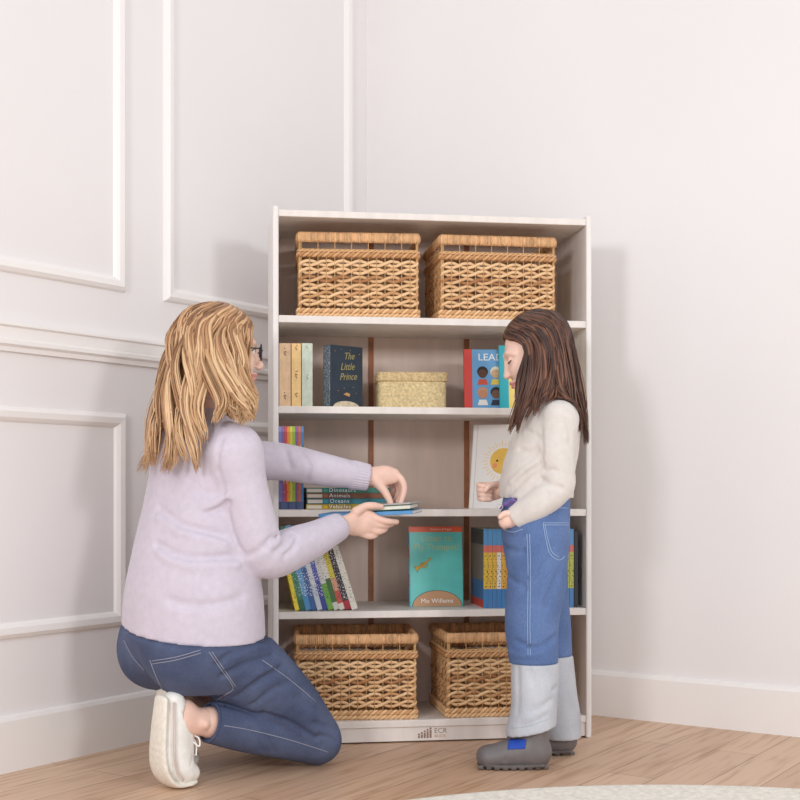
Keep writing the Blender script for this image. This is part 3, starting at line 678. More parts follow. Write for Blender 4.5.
def hair_mesh(C, R, s, table, root, clumps, per, seed, wave, rad, push=(), layer=.012, tip=.35, ctr=(-.016, 0, .033), er=(.101, .083, .089), nslerp=5, bulge=0, shrink=.5, keep=None):
    r = np.random.default_rng(seed); mb = MB(); tb = np.array([t[0] for t in table], float)
    mids = np.array([W(*t[1]) for t in table]); ends = np.array([W(*t[2]) for t in table])
    ctr = np.array(ctr); er0 = np.array(er)
    for ci in range(clumps):
        ph0 = tb[0]+(tb[-1]-tb[0])*(ci+.5)/clumps+r.normal(0, 2); wp = r.random()*6.28; wf = wave[1]*(.85+.3*r.random()); ce = r.normal(0, wave[2], 3)
        width = (tb[-1]-tb[0])/clumps
        for k in range(per):
            ph = np.clip(ph0+r.uniform(-1, 1)*width*.75, tb[0], tb[-1]); lay = r.random()
            a = math.radians(ph); el = math.radians(r.uniform(-18 if abs(ph) > 90 else -6, 2))
            x = root(abs(ph))+r.normal(0, .008 if abs(ph) > 90 else .003); yy = math.copysign(.002+.004*r.random(), ph)
            zz = math.sqrt(max(.05, 1-((x-ctr[0])/er0[0])**2)); rd = norm(np.array([(x-ctr[0])/er0[0], yy/er0[1], zz]))
            el0 = math.asin(rd[2]); az0 = math.atan2(rd[1], rd[0]); P = []
            for t in (0, .15, .3, .45, .6):
                pz = np.clip((abs(ph)-60)/50, 0, 1); azt = az0+(a-az0)*(pz*math.sin(min(t/.9, 1)*PI/2)+(1-pz)*min(t*1.25, 1)); elt = el0+(el-el0)*t**1.1
                v = np.array([math.cos(azt)*math.cos(elt), math.sin(azt)*math.cos(elt), math.sin(elt)])
                P.append(C+s*((ctr+v*(er0+layer*lay*min(1, .25+t*1.6)))@R))
            bg = 1+bulge*np.clip((abs(ph)-70)/90, 0, 1)*(.55+.45*lay)
            P.append(C+s*((ctr+np.array([math.cos(a), math.sin(a), -.16])*(er0+layer*lay)*bg)@R))
            q = ph if True else ph0; mid = np.array([np.interp(q, tb, mids[:, i]) for i in range(3)]); qe = ph0+(ph-ph0)*shrink
            end = np.array([np.interp(qe, tb, ends[:, i]) for i in range(3)])+ce+r.normal(0, .0022, 3)
            end[2] += abs(r.normal(0, wave[3]))
            mid = mid+r.normal(0, .004, 3)+ (mid-(C+s*(ctr@R)))*np.array([1, 1, 0])*.12*(lay-.4)
            Q = catmull(np.array(P+[mid, end]), 5); m0 = nslerp*5; n = len(Q)
            for _ in range(9): Q[1:-1] = .5*Q[1:-1]+.25*(Q[:-2]+Q[2:])
            ql = ((Q-C)@R.T)/s-ctr; kn = np.linalg.norm(ql/(er0+.0005+layer*lay*.5), axis=1)
            fx = np.where((ql[:, 2] > -.05) & (kn < 1), 1/np.maximum(kn, .3), 1.); Q = C+s*((ctr+ql*fx[:, None])@R)
            u = np.clip((np.arange(n)-m0+6)/(n-m0+6), 0, 1)
            rad_v = norm((Q-(C+s*(ctr@R)))*np.array([1, 1, 0])); tan_v = np.stack([-rad_v[:, 1], rad_v[:, 0], rad_v[:, 2]*0], 1)
            amp = wave[0]*u**.75
            Q = Q+tan_v*(amp*np.sin(2*PI*wf*u+wp+.25*r.normal()))[:, None]+rad_v*(amp*.7*np.cos(2*PI*wf*u+wp))[:, None]
            for f in push:
                for i in range(m0-3, n):
                    d, g = fsample(f, Q[i])
                    if d < .007: Q[i] = Q[i]+g*(.007-d)
            rr = rad*(.7+.6*r.random())*np.interp(np.linspace(0, 1, n), [0, .15, .6, .9, 1], [.55, 1, 1, .7, tip])
            mb.tube(Q, rr*1.7, rr*.6, up=rad_v+np.clip((Q[:, 2:]-(C+s*(ctr@R))[2])/.05, 0, 3)*np.array([0, 0, 1.])+r.normal(0, .15, 3), seg=5)
    return mb
def scalp_field(f, C, R, s, er=(.099, .0815, .0875), ctr=(-.016, 0, .033), plane=.028):
    L = lambda x, y, z: C+s*(np.array([x, y, z])@R)
    f.ell(L(*ctr), np.array(er)*s, R, 0)
    n = np.array([.87, 0, -.49]); f.clip(L(*(n*plane)), n@R)
    return L
# ------------------------------------------------------------------ the kneeling woman
O = np.array([-.55, 3.24, 0.]); DV = np.array([.79, .613, 0]); RT = np.array([.613, -.79, 0]); WB = (O[0], O[1], 0)
def K(f, r, z): return O+f*DV+r*RT+np.array([0, 0, z])
skin_w = mat('skin_fair', (236, 197, 179), .5, .03, 40, sss=.1); lip_w = mat('lips_rose', (208, 146, 134), .45)
TORSO = [((.026, 0, .345), .208, .174), ((.026, 0, .45), .202, .168), ((.026, 0, .55), .186, .148), ((.030, 0, .65), .173, .126), ((.042, 0, .74), .172, .116), ((.046, 0, .81), .165, .103), ((.046, 0, .862), .120, .075), ((.052, 0, .895), .064, .056)]
RSH, REL, RWR = K(.050, .160, .822), W(264, 553, 3.185), W(337, 527.5, 3.372)
RARM = [RSH, RSH*.5+REL*.5+np.array([-.006, -.008, 0]), REL, REL*.5+RWR*.5+np.array([.004, 0, -.01]), RWR]; RAR = [.068, .063, .061, .051, .037]
LSH, LEL, LWR = K(.085, -.150, .815), W(283, 462, 3.46), W(365, 477, 3.505)
LARM = [LSH, LSH*.5+LEL*.5, LEL, LEL*.5+LWR*.5, LWR]; LAR = [.066, .058, .050, .045, .035]
HC = W(221, 351, 3.285); HR = axes(9, 1); HS = .98
# sweater
fs = Field((-.86, 2.98, .30), (.02, 3.66, .95), .005)
fs.chain([K(*p) for p, a, b in TORSO], [(a, b) for _, a, b in TORSO], .0, RT, 4)
fs.chain(RARM, RAR, .016, None, 5); fs.chain(LARM, LAR, .03, None, 5)
fs.chain([K(.04, .05, .865), RSH], [.05, .055], .05); fs.chain([K(.04, -.05, .865), LSH], [.05, .055], .05)
for px, rr, dp in ([[(206, 507), (216, 503), (227, 496)], .010, -.010], [[(206, 513), (218, 509), (229, 503)], .009, .009], [[(158, 508), (176, 522), (196, 529), (224, 536)], .012, .008], [[(160, 516), (178, 531), (198, 538), (224, 544)], .012, -.007],
                   [[(158, 544), (172, 553), (196, 558), (236, 556)], .012, .008], [[(160, 552), (174, 562), (198, 567), (238, 565)], .012, -.006], [[(170, 600), (200, 606), (240, 598)], .015, .005],
                   [[(266, 546), (273, 540), (280, 531)], .0065, .009], [[(275, 552), (283, 545), (289, 533)], .0065, .009], [[(284, 556), (292, 549), (298, 538)], .0065, .007], [[(270, 546), (278, 538)], .006, -.005], [[(280, 548), (287, 540)], .006, -.005], [[(250, 556), (262, 548), (272, 537)], .008, .006],
                   [[(218, 470), (224, 492), (232, 530), (245, 556)], .007, .006], [[(222, 440), (219, 456), (218, 472)], .008, .004], [[(300, 450), (309, 466), (307, 480)], .008, .005], [[(284, 447), (290, 466), (286, 484)], .010, .005], [[(190, 480), (203, 492), (212, 494)], .010, .004]):
    fold(fs, px, rr*.85, dp*1.55)
fs.wobble(.0012, 45, 3)
fs_full = fs.d.copy()
fs.clip(K(0, 0, .372), -np.array([0, 0, 1.])-.12*RT); fs.clip(RWR, RWR-RARM[3], RWR-.06, RWR+.08); fs.clip(LWR, LWR-LARM[3], LWR-.06, LWR+.08)
def knit_mat(name, col):
    n = NT(name); n.b.inputs['Roughness'].default_value = .9; n.b.inputs['Sheen Weight'].default_value = .25
    t = n.add('ShaderNodeTexNoise', Scale=55.0, Detail=5.0); n.link(n.coord(), t.inputs['Vector'])
    n.link(n.ramp(t.outputs['Fac'], [(.3, tuple(x*.975 for x in col)), (.7, tuple(min(255, x*1.015) for x in col))]), n.b.inputs['Base Color'])
    t2 = n.add('ShaderNodeTexNoise', Scale=420.0, Detail=2.0); n.link(n.coord(), t2.inputs['Vector']); n.bump(t2.outputs['Fac'], .35, .003); return n.m
lilac = knit_mat('lilac_knit', (208, 199, 212))
# body under the clothes, head, hands, ankles: one mesh
fb = Field((-.86, 2.96, .0), (.12, 3.68, .97), .006)
fb.chain([K(*p) for p, a, b in TORSO[1:-1]], [(a, b) for _, a, b in TORSO[1:-1]], .0, RT, 3, -.018)
fb.chain(RARM, RAR, .03, None, 4, -.011); fb.chain(LARM, LAR, .03, None, 4, -.011)
neck0, neck1 = K(.045, 0, .855), HC+HR.T@np.array([-.02, 0, -.06])
fb.chain([neck0, neck1], [.056, .050], .03)
LEGS = {}; SHF = {1: 0, -1: .086}
for sg, r0, rk, ra in ((1, .098, .112, .100), (-1, -.098, -.090, -.058)):
    LEGS[sg] = dict(thigh=[K(.0, r0, .335), K(.10, r0+.004*sg, .285), K(.225, rk, .185), K(.325, rk, .078)], tr=[.108, .104, .086, .068],
                    shin=[K(.334, rk, .066), K(.22, (rk+ra)/2, .098), K(.10+SHF[sg]*.7, ra, .128), K(.012+SHF[sg], ra, .150)], sr=[.062, .064, .060, .050])
    g = LEGS[sg]
    fb.chain(g['thigh'], g['tr'], .03, None, 4, -.012); fb.chain(g['shin'], g['sr'], .012, None, 4, -.012)
fb.ell(K(.005, 0, .37), (.16, .12, .11), np.array([RT, DV, (0, 0, 1)]), .05)
fa = Field((-.76, 3.02, .0), (-.40, 3.42, .26), .0045)
for sg, ra in ((1, .100), (-1, -.058)):
    q = SHF[sg]
    fa.chain([K(.06+q, ra, .138), K(.01+q, ra, .150), K(-.03+q, ra, .157), K(-.066+q, ra, .165)], [.041, .036, .034, .032], 0, None, 4)
    fa.chain([K(-.055+q, ra, .185), K(-.075+q, ra, .12), K(-.088+q, ra, .065), K(-.060+q, ra, .034)], [.030, .030, .028, .018], .02)
    fa.ell(K(-.015+q, ra+.033*sg, .152), (.010, .010, .010), None, .012)
fh = Field(HC-.17, HC+.17, .0035); head_field(fh, HC, HR, HS)
fh.chain([neck0*.35+neck1*.65, neck1], [.051, .050], .02)
def hand(pts_palm, palm_r, fingers, lo, hi, h=.0017, side=(0, 0, 1), kk=.005):
    f = Field(lo, hi, h); f.chain([W(*p) for p in pts_palm], palm_r, 0, side, 5)
    for pts, rr in fingers: f.chain([W(*p) for p in pts], rr, kk, None, 5)
    return f
# lower right hand holding the books: thumb on top, four fingers underneath
fr = hand([(334, 527, 3.368), (345, 525, 3.388), (356, 523.5, 3.415), (367, 522, 3.430), (373, 521, 3.436)], [(.025, .022), (.026, .021), (.034, .019), (.033, .017), (.026, .013)],
          [([(356, 512, 3.405), (365, 506.5, 3.418), (373, 505.6, 3.428), (381, 506.6, 3.440)], [.014, .0105, .0098, .0075]),
           ([(370, 516, 3.432), (380, 519.8, 3.434), (388, 521.5, 3.440), (396.5, 521.8, 3.455)], [.0115, .0098, .0090, .0075]),
           ([(370, 522, 3.436), (380, 525.2, 3.440), (387, 525.0, 3.455), (392, 523.8, 3.475)], [.0115, .0098, .0090, .0075]),
           ([(367, 528, 3.434), (377, 531.5, 3.440), (384, 529.5, 3.458), (386, 526.5, 3.480)], [.0115, .0095, .0088, .0072]),
           ([(361, 533, 3.426), (370, 536.5, 3.434), (376, 534.5, 3.452), (378, 531.0, 3.474)], [.0105, .0085, .0078, .0066])],
          W(328, 545, 3.33)-np.array([.03, 0, 0]), W(402, 498, 3.50)+np.array([.0, 0.02, 0]))
# upper left hand pinching the top cover
fl = hand([(364, 476.5, 3.505), (376, 476.5, 3.50), (386, 475.5, 3.495), (395, 476, 3.49)], [(.024, .020), (.028, .018), (.0275, .017), (.020, .013)],
          [([(394, 473.5, 3.49), (401.5, 480, 3.484), (404, 490, 3.480), (400.5, 503.5, 3.476)], [.0115, .0100, .0088, .0070]),
           ([(377, 482, 3.492), (384, 490.5, 3.482), (388, 497.5, 3.478), (391.5, 505.5, 3.474)], [.0145, .0112, .0098, .0075]),
           ([(393, 475.5, 3.505), (400, 483, 3.508), (402, 492, 3.508), (397.5, 502, 3.502)], [.0115, .0098, .0088, .0070]),
           ([(391, 477.5, 3.520), (397, 485, 3.525), (399, 492, 3.526), (394.5, 500.5, 3.518)], [.0110, .0095, .0085, .0068]),
           ([(387, 479.5, 3.530), (392, 486, 3.538), (393, 492, 3.540), (389, 498, 3.535)], [.0100, .0082, .0075, .0062])],
          W(358, 514, 3.44), W(412, 464, 3.56)+np.array([0, .01, 0]))
person_w, bw_ = field_obj([fb, fa, fh, fr, fl], 'person', [skin_w, lip_w], None, WB, lip_pick(None, HS, HC, HR))
tag(person_w, 'woman with long blonde hair kneeling in a lilac sweater and jeans, holding books', 'person')
sweater, bs_ = field_obj([fs], 'sweater', lilac, person_w, WB)
# ribbed cuffs and hem
def cuff(name, p0, p1, r0, r1, ribs, m, parent, base, amp=.0012, side=None):
    ax = norm(p1-p0); a = norm(np.cross(ax, (0, 0, 1))); bb = np.cross(ax, a); n = ribs*4; V = []
    th = np.linspace(0, 2*PI, n, endpoint=False); sts = [0, .06, .3, .6, .9, 1.0, 1.0, .7]; rs = [0, .9, 1, 1, 1, .97, .80, .78]
    for t, q in zip(sts, rs):
        r = (r0+(r1-r0)*t)*q+amp*np.sin(th*ribs)*(1 if q > .85 else 0)
        V.append(p0+(p1-p0)*t+a*(np.cos(th)*r)[:, None]+bb*(np.sin(th)*r)[:, None])
    mb = MB(); mb.raw(np.concatenate(V), [(i*n+j, (i+1)*n+j, (i+1)*n+(j+1) % n, i*n+(j+1) % n) for i in range(len(sts)-1) for j in range(n)])
    return mb.build(name, m, parent, True, base)
def sub(o, parent):                      # keep a sub-part at the same place under a part that sits at its thing's origin
    return o
for Wp, A in ((RWR, RARM), (LWR, LARM)):
    dv = norm(Wp-A[3]); o = cuff('cuff', Wp-dv*.055, Wp+dv*.010, .0405, .036, 30, lilac, sweater, WB)
# jeans
def denim(name, col, fade, weave=.5):
    n = NT(name); n.b.inputs['Roughness'].default_value = .85
    t = n.add('ShaderNodeTexNoise', Scale=9.0, Detail=6.0); n.link(n.coord(), t.inputs['Vector'])
    base = n.ramp(t.outputs['Fac'], [(.3, col), (.72, fade)])
    t2 = n.add('ShaderNodeTexNoise', Scale=1.0, Detail=3.0); n.link(n.coord(scale=(380, 380, 120)), t2.inputs['Vector'])
    mx = n.add('ShaderNodeMix', data_type='RGBA', blend_type='MULTIPLY'); mx.inputs[0].default_value = weave
    n.link(base, mx.inputs[6]); n.link(n.ramp(t2.outputs['Fac'], [(.3, (190, 190, 196)), (.7, (255, 255, 255))]), mx.inputs[7]); n.link(mx.outputs[2], n.b.inputs['Base Color'])
    n.bump(t2.outputs['Fac'], .25, .002); return n.m
den_w = denim('mid_blue_denim', (66, 77, 108), (94, 106, 136)); thread_w = mat('pale_thread', (150, 152, 166), .8)
fj = Field((-.86, 2.98, .0), (.02, 3.66, .45), .005)
fj.ell(K(.010, 0, .375), (.192, .158, .13), np.array([RT, DV, (0, 0, 1)]), 0)
for sg in (-1, 1): fj.ell(K(-.018, sg*.085, .310), (.106, .116, .098), np.array([RT, DV, (0, 0, 1)]), .04)
for sg in (-1, 1):
    g = LEGS[sg]; fj.chain(g['thigh'], g['tr'], .035, None, 5)
    f2 = g['shin']; fj.chain(f2, g['sr'], .010, None, 5)
for px, rr, dp in ([[(216, 664), (232, 653), (252, 645)], .008, .007], [[(222, 675), (246, 664), (272, 656)], .009, .008], [[(236, 697), (256, 682), (280, 668)], .009, .008], [[(252, 704), (272, 690), (292, 682)], .008, .006], [[(228, 660), (246, 652), (262, 646)], .007, -.005], [[(244, 684), (262, 671), (280, 661)], .008, -.006],
                   [[(296, 697), (312, 706), (330, 716)], .008, .005], [[(312, 722), (324, 726), (338, 730)], .007, .006], [[(318, 735), (328, 737), (337, 741)], .006, .005], [[(262, 712), (290, 722), (316, 738)], .006, .010], [[(205, 703), (230, 706), (262, 714)], .006, .010], [[(248, 728), (256, 738), (262, 750)], .007, .004], [[(262, 732), (270, 741), (274, 752)], .007, .004],
                   [[(250, 640), (262, 650), (268, 664)], .008, .006], [[(142, 668), (134, 655), (124, 640)], .006, .004]):
    fold(fj, px, rr*.85, dp*1.35)
fj.wobble(.0012, 60, 5)
for sg, ra in ((1, .100), (-1, -.058)):
    p = K(.018+SHF[sg], ra, .149); fj.clip(p, K(.0, ra, .152)-K(.1, ra, .128), p-.07, p+.07)
fj.clip((0, 0, .004), (0, 0, -1)); fj.clip((0, 0, .43), (0, 0, 1))
zz = fj.ax[2][None, None, 60:]+.12*(RT[0]*(fj.ax[0][:, None, None]-O[0])+RT[1]*(fj.ax[1][None, :, None]-O[1]))
sd_ = fs_full[:fj.n[0], :fj.n[1], :fj.n[2]-60]+np.float32(.006)      # tucked inside the sweater above its hem
fj.d[:, :, 60:] = np.where(zz > .368, np.maximum(fj.d[:, :, 60:], sd_), fj.d[:, :, 60:])
jeans_w, bj = field_obj([fj], 'jeans', den_w, person_w, WB)
def seam(name, bvh, lines, r, m, parent, base):
    for px in lines:
        P = drape(bvh, px, .0006)
        if len(P) > 2:
            mb = MB(); mb.tube(P, r, seg=5); mb.build(name, m, parent, True, base)
seam('stitched_seam', bj, [[(152, 661), (176, 657), (201, 650)], [(152, 664), (176, 660), (201, 653)], [(209, 652), (220, 668), (233, 687), (226, 694), (217, 700)], [(212, 652), (223, 668), (236, 687)], [(150, 660), (156, 676), (163, 690)], [(214, 724), (250, 730), (290, 740), (328, 752)], [(262, 660), (290, 680), (316, 702)], [(124, 640), (132, 656), (144, 670)]], .0011, thread_w, jeans_w, WB)
for sg, ra in ((1, .100), (-1, -.058)):      # turned hem
    p, q = K(.016+SHF[sg], ra, .1495), K(.040+SHF[sg], ra, .144); mb = MB(); ax = norm(q-p); a = norm(np.cross(ax, (0, 0, 1))); bb = np.cross(ax, a)
    ring = lambda c, r: [c+a*r*math.cos(t)+bb*r*math.sin(t) for t in np.linspace(0, 2*PI, 40, endpoint=False)]
    mb.tube(ring(p, .0485), .0035, .0035, up=ax, seg=8, closed=True); mb.tube(ring(q, .0515), .0011, .0011, up=ax, seg=5, closed=True)
    mb.build('trouser_hem', den_w, jeans_w, True, WB)
# sneakers, up on their toes
shoe_m = mat('white_canvas', (240, 238, 232), .7, .03, 60, .15, 500); sole_m = mat('white_rubber', (236, 230, 218), .5, .04, 90); lace_m = mat('white_lace', (246, 244, 240), .8)
def sneaker(ra, sf=0):
    K = lambda f, r, z: globals()['K'](f+sf, r, z)
    sh = Field(K(-.15, ra, 0)-np.array([.14, .14, .0]), K(0, ra, .26)+np.array([.14, .14, 0]), .003)
    sh.chain([K(-.083, ra, .212), K(-.079, ra, .165), K(-.083, ra, .115), K(-.082, ra, .070), K(-.064, ra, .042), K(-.042, ra, .033)], [(.030, .026), (.036, .041), (.039, .045), (.043, .047), (.043, .036), (.035, .025)], 0, RT, 5)
    sh.chain([K(-.050, ra, .125), K(-.046, ra, .09)], [.016, .014], .02)
    sh.chain([K(-.062, ra, .162), K(-.02, ra, .156), K(.05, ra, .142)], [.033, .036, .040], .004) if 0 else None
    for e in ((-.060, .205), (-.010, .178), (.02, .150)): pass
    cut = Field.chain
    tmp = Field(sh.lo, sh.lo+sh.h*(sh.n-1), .003); tmp.chain([K(-.064, ra, .178), K(-.03, ra, .163), K(.07, ra, .135)], [.034, .0385, .044], 0)
    m = [min(a, b) for a, b in zip(sh.d.shape, tmp.d.shape)]; sl = tuple(slice(0, k) for k in m); sh.d[sl] = np.maximum(sh.d[sl], -tmp.d[sl])
    for z0, f0 in ((.058, -.058), (.066, -.052), (.074, -.050)): sh.groove([K(f0, ra-.04, z0), K(f0+.006, ra, z0), K(f0, ra+.04, z0)], .004, .003)
    sh.groove([K(-.088, ra+.042, .055), K(-.088, ra+.046, .12), K(-.085, ra+.040, .19)], .003, .002)
    sh.clip((0, 0, .004), (0, 0, -1))
    o, bv = field_obj([sh], 'sneaker', shoe_m, person_w, WB)
    so = Field(K(-.15, ra, 0)-np.array([.14, .14, .0]), K(0, ra, .26)+np.array([.14, .14, 0]), .0028)
    so.chain([K(-.116, ra, .222), K(-.122, ra, .16), K(-.126, ra, .09), K(-.119, ra, .044), K(-.094, ra, .0145), K(-.055, ra, .010), K(-.034, ra, .012)], [(.030, .009), (.036, .010), (.041, .010), (.045, .010), (.045, .010), (.041, .009), (.03, .008)], 0, RT, 5)
    for q in range(9): so.groove([K(-.138, ra-.05, .06+.018*q), K(-.138, ra+.05, .06+.018*q)], .003, .003, 2)
    so.clip((0, 0, .001), (0, 0, -1)); field_obj([so], 'sole', sole_m, o, WB)
    for q in (1, 2):
        for sg in (1, -1):
            P = [K(-.1085+.006*q, ra+sg*.033, .215), K(-.112+.006*q, ra+sg*.0415, .15), K(-.1135+.006*q, ra+sg*.0455, .09), K(-.106+.006*q, ra+sg*.0470, .048), K(-.084+.002*q, ra+sg*.0470, .020+.004*q)]
            mb = MB(); mb.tube(catmull(P, 5), .0016, seg=6); mb.build('foxing_stripe', mat('stripe_grey', (214, 196, 188), .6), o, True, WB)
    mb = MB()
    for q in range(5):
        z = .072+.014*q; f = -.043+.004*abs(q-2)-.002*q
        mb.tube(catmull([K(f-.016, ra+.026, z+.003), K(f+.003, ra+.010, z+.004), K(f+.004, ra-.010, z-.002), K(f-.016, ra-.026, z)], 4), .0032, .0018, up=DV, seg=6)
    for sg in (1, -1):
        mb.tube(catmull([K(-.038, ra+.004*sg, .126), K(-.026, ra+.022*sg, .118), K(-.030, ra+.032*sg, .100), K(-.040, ra+.016*sg, .112), K(-.038, ra, .124)], 5), .002, seg=6)
        mb.tube(catmull([K(-.038, ra, .124), K(-.028, ra+.012*sg, .104), K(-.034, ra+.024*sg, .076)], 5), .002, seg=6)
    mb.build('laces', lace_m, o, True, WB)
sneaker(.100); sneaker(-.058, SHF[-1])
# face, glasses
HL = lambda x, y, z: HC+HS*(np.array([x, y, z])@HR)
def eyes(L, R, s, parent, base, iris, brow, lash, down=False):
    for y in (-1, 1):
        if not down:
            mb = MB(); mb.ball(L(.0775, y*.031, -.001), .0118*s); e = mb.build('eye', mat('eye_white', (240, 236, 232), .2), parent, True, base)
            mb = MB(); mb.ball(L(.0868, y*.0305, -.001), np.array([.003, .0056, .0056])*s, 0, 16, 10, R); mb.build('iris', iris, e, True, base)
        P = [L(.0855, y*.019, -.002), L(.0895, y*.027, .0055 if not down else -.0065), L(.0875, y*.037, .0055 if not down else -.0065), L(.080, y*.045, -.001)]
        mb = MB(); mb.tube(catmull(P, 5), np.array([.0008]+[.0015]*14+[.0009])[:16]*s if 0 else .0014*s, seg=6); mb.build('eyelash', lash, parent, True, base)
        P = catmull([L(.0895, y*.014, .020), L(.0885, y*.027, .0245), L(.0775, y*.045, .0215)], 6); mb = MB(); mb.tube(P, np.interp(np.linspace(0, 1, len(P)), [0, .4, 1], [.0018, .0020, .0008])*s, .0010*s, seg=6); mb.build('eyebrow', brow, parent, True, base)
lash_m = mat('dark_lash', (52, 36, 30), .6)
eyes(HL, HR, HS, person_w, WB, mat('iris_blue', (90, 110, 130), .2), mat('blonde_brow', (150, 112, 80), .8), lash_m)
black = mat('black_acetate', (24, 22, 24), .3); mb = MB()
for y in (-1, 1):
    mb.tube([HL(.104+.002*math.cos(t), y*.032+.025*math.cos(t), -.004+.021*math.sin(t)) for t in np.linspace(0, 2*PI, 28, endpoint=False)], .0022, seg=6, closed=True, up=HR[0])
    mb.tube(catmull([HL(.102, y*.056, .004), HL(.06, y*.0665, .004), HL(.015, y*.075, .004), HL(-.01, y*.078, -.010)], 5), .0020, seg=6)
mb.tube(catmull([HL(.105, -.008, .002), HL(.109, 0, .005), HL(.105, .008, .002)], 4), .002, seg=6)
gl = mb.build('glasses', black, person_w, True, WB)
# hair
blonde = island_mat('blonde_hair', [(.0, (122, 86, 60)), (.3, (166, 122, 86)), (.6, (200, 157, 114)), (.9, (226, 190, 148))], .45, grow=(1.04, 1.20, -.30))
fc = Field(HC-.2, HC+.2, .005); LL = scalp_field(fc, HC, HR, HS, plane=.034)
fc.chain([LL(-.055, 0, .02), W(186, 392, 3.22), W(176, 430, 3.19)], [(.07, .05), (.062, .035), (.045, .02)], .03, RT)
scalp = fc.mesh(1)
tabW = [(-180, (163, 393, 3.22), (136, 477, 3.19)), (-165, (165, 398, 3.15), (146, 468, 3.135)), (-150, (172, 400, 3.11), (160, 475, 3.10)), (-130, (184, 402, 3.09), (180, 460, 3.075)), (-114, (196, 402, 3.085), (190, 474, 3.08)), (-107, (204, 398, 3.09), (196, 446, 3.07)), (-99, (216, 396, 3.095), (232, 421, 3.065)), (-85, (230, 392, 3.11), (244, 422, 3.07)), (-60, (246, 386, 3.145), (249, 422, 3.09)), (-36, (255, 378, 3.20), (247, 416, 3.13)),
        (40, (250, 385, 3.40), (245, 420, 3.43)), (75, (230, 390, 3.45), (226, 430, 3.46)), (110, (200, 395, 3.44), (190, 445, 3.42)), (150, (170, 400, 3.36), (150, 465, 3.30)), (180, (163, 393, 3.24), (136, 477, 3.21))]
rootW = lambda a: float(np.interp(a, [36, 80, 130, 180], [.070, .040, -.010, -.050]))
push = [fs]
tl_, tr_ = [t for t in tabW if t[0] > 0], [t for t in tabW if t[0] < 0]
hm = MB(); hm.raw(scalp[0], scalp[1].tolist())
for tb_, cl in ((tr_, 22), (tl_, 13)):
    q = hair_mesh(HC, HR, HS, tb_, rootW, cl, 34, 11+cl, (.022, 1.7, .006, .016), .0022, push, .014, tip=.12, shrink=.22, bulge=.16)
    for V, k in ((q.V, 0),): hm.raw(np.concatenate(V), q.Fc)
hm.build('hair', blonde, person_w, True, WB)
# the three books in her hands
hb = W(318.5, 516.3, 3.475)
held = [('held_blue', (84, 150, 205), 'blue picture book held by the kneeling woman, lowest of the three', .0100, 0, 0, 0, .262, .150, -11, -2.4), ('held_green', (66, 122, 92), 'green picture book held by the kneeling woman, middle of the three', .0125, .115, .004, .0165, .140, .140, -10, -3.2), ('held_grey', (176, 172, 170), 'thin grey-covered book on top of the books the woman holds', .0045, .110, .006, .0300, .146, .150, -14, -3.0)]
for nm, col, lab, t, dx, dy, dz, h, d, yaw, roll in held:
    cm = mat(nm, col, .35, .06, 30); ca = math.radians(-11)
    book(T(hb[0]+dx*math.cos(ca)-dy*math.sin(ca), hb[1]+dx*math.sin(ca)+dy*math.cos(ca), hb[2]-.004+dz)@RZ(yaw)@RY(roll)@RX(1.5)@(T(h, d, 0)@RZ(180) if nm == 'held_green' else T(0, 0, 0)), 'flat', t, h, d, cm, mat('page_white', (244, 240, 230), .6) if nm == 'held_green' and 0 else cm, lab, 'picture books in the woman\'s hands', bt=.0018, over=.001)
# ------------------------------------------------------------------ the standing girl
GB = tuple(W(535, 768, 3.42)*np.array([1, 1, 0])); YA = np.array([0, 1., 0])
skin_g = mat('skin_child', (240, 203, 186), .5, .03, 40, sss=.1); lip_g = mat('lips_pink', (212, 148, 136), .45)
GC = W(537.5, 354, 3.43); GR = axes(180, 15); GS = .97
GT = [((537, 505), .118, .098), ((537, 482), .122, .100), ((542, 457), .120, .094), ((548, 434), .116, .088), ((552, 416), .100, .066), ((551, 404), .058, .048)]
def gp(p, Z=3.43): return W(p[0], p[1], Z)
GNA = [W(560, 419, 3.335), W(556, 452, 3.322), W(557, 485, 3.318), W(540, 502, 3.312), W(514, 519, 3.335)]; GNR = [.050, .0475, .045, .039, .031]
GFA = [W(550, 419, 3.530), W(545, 450, 3.545), W(540, 478, 3.545), W(520, 486, 3.525), W(499, 491, 3.505)]; GFR = [.048, .045, .042, .036, .029]
GNL = [W(537, 540, 3.370), W(536.5, 580, 3.362), W(532, 622, 3.355), W(534, 672, 3.352)]; GNLr = [(.084, .082), (.078, .079), (.070, .071), (.064, .064)]
GFL = [W(540, 540, 3.485), W(544, 590, 3.495), W(549, 630, 3.502), W(553, 672, 3.505)]; GFLr = [(.080, .072), (.076, .066), (.066, .061), (.060, .057)]
GNH = [W(534, 652, 3.352), W(535, 690, 3.350), W(533, 715, 3.348), W(531, 733, 3.346)]; GNHr = [(.065, .064), (.064, .062), (.066, .062), (.068, .066)]
GFH = [W(551.5, 645, 3.505), W(556, 690, 3.506), W(560, 715, 3.507), W(561, 738, 3.508)]; GFHr = [(.060, .056), (.058, .056), (.060, .056), (.062, .054)]
cream_m = knit_mat('cream_cotton', (220, 213, 207))
fq = Field(W(590, 520, 3.25)*np.array([0, 1, 1])+np.array([.22, 0, -.03]), W(590, 390, 3.60)+np.array([.06, 0, .02]), .0045)
fq.chain([gp(p) for p, a, b in GT], [(a, b) for _, a, b in GT], 0, YA, 5)
fq.chain(GNA, GNR, .012, None, 6); fq.chain(GFA, GFR, .022, None, 6)
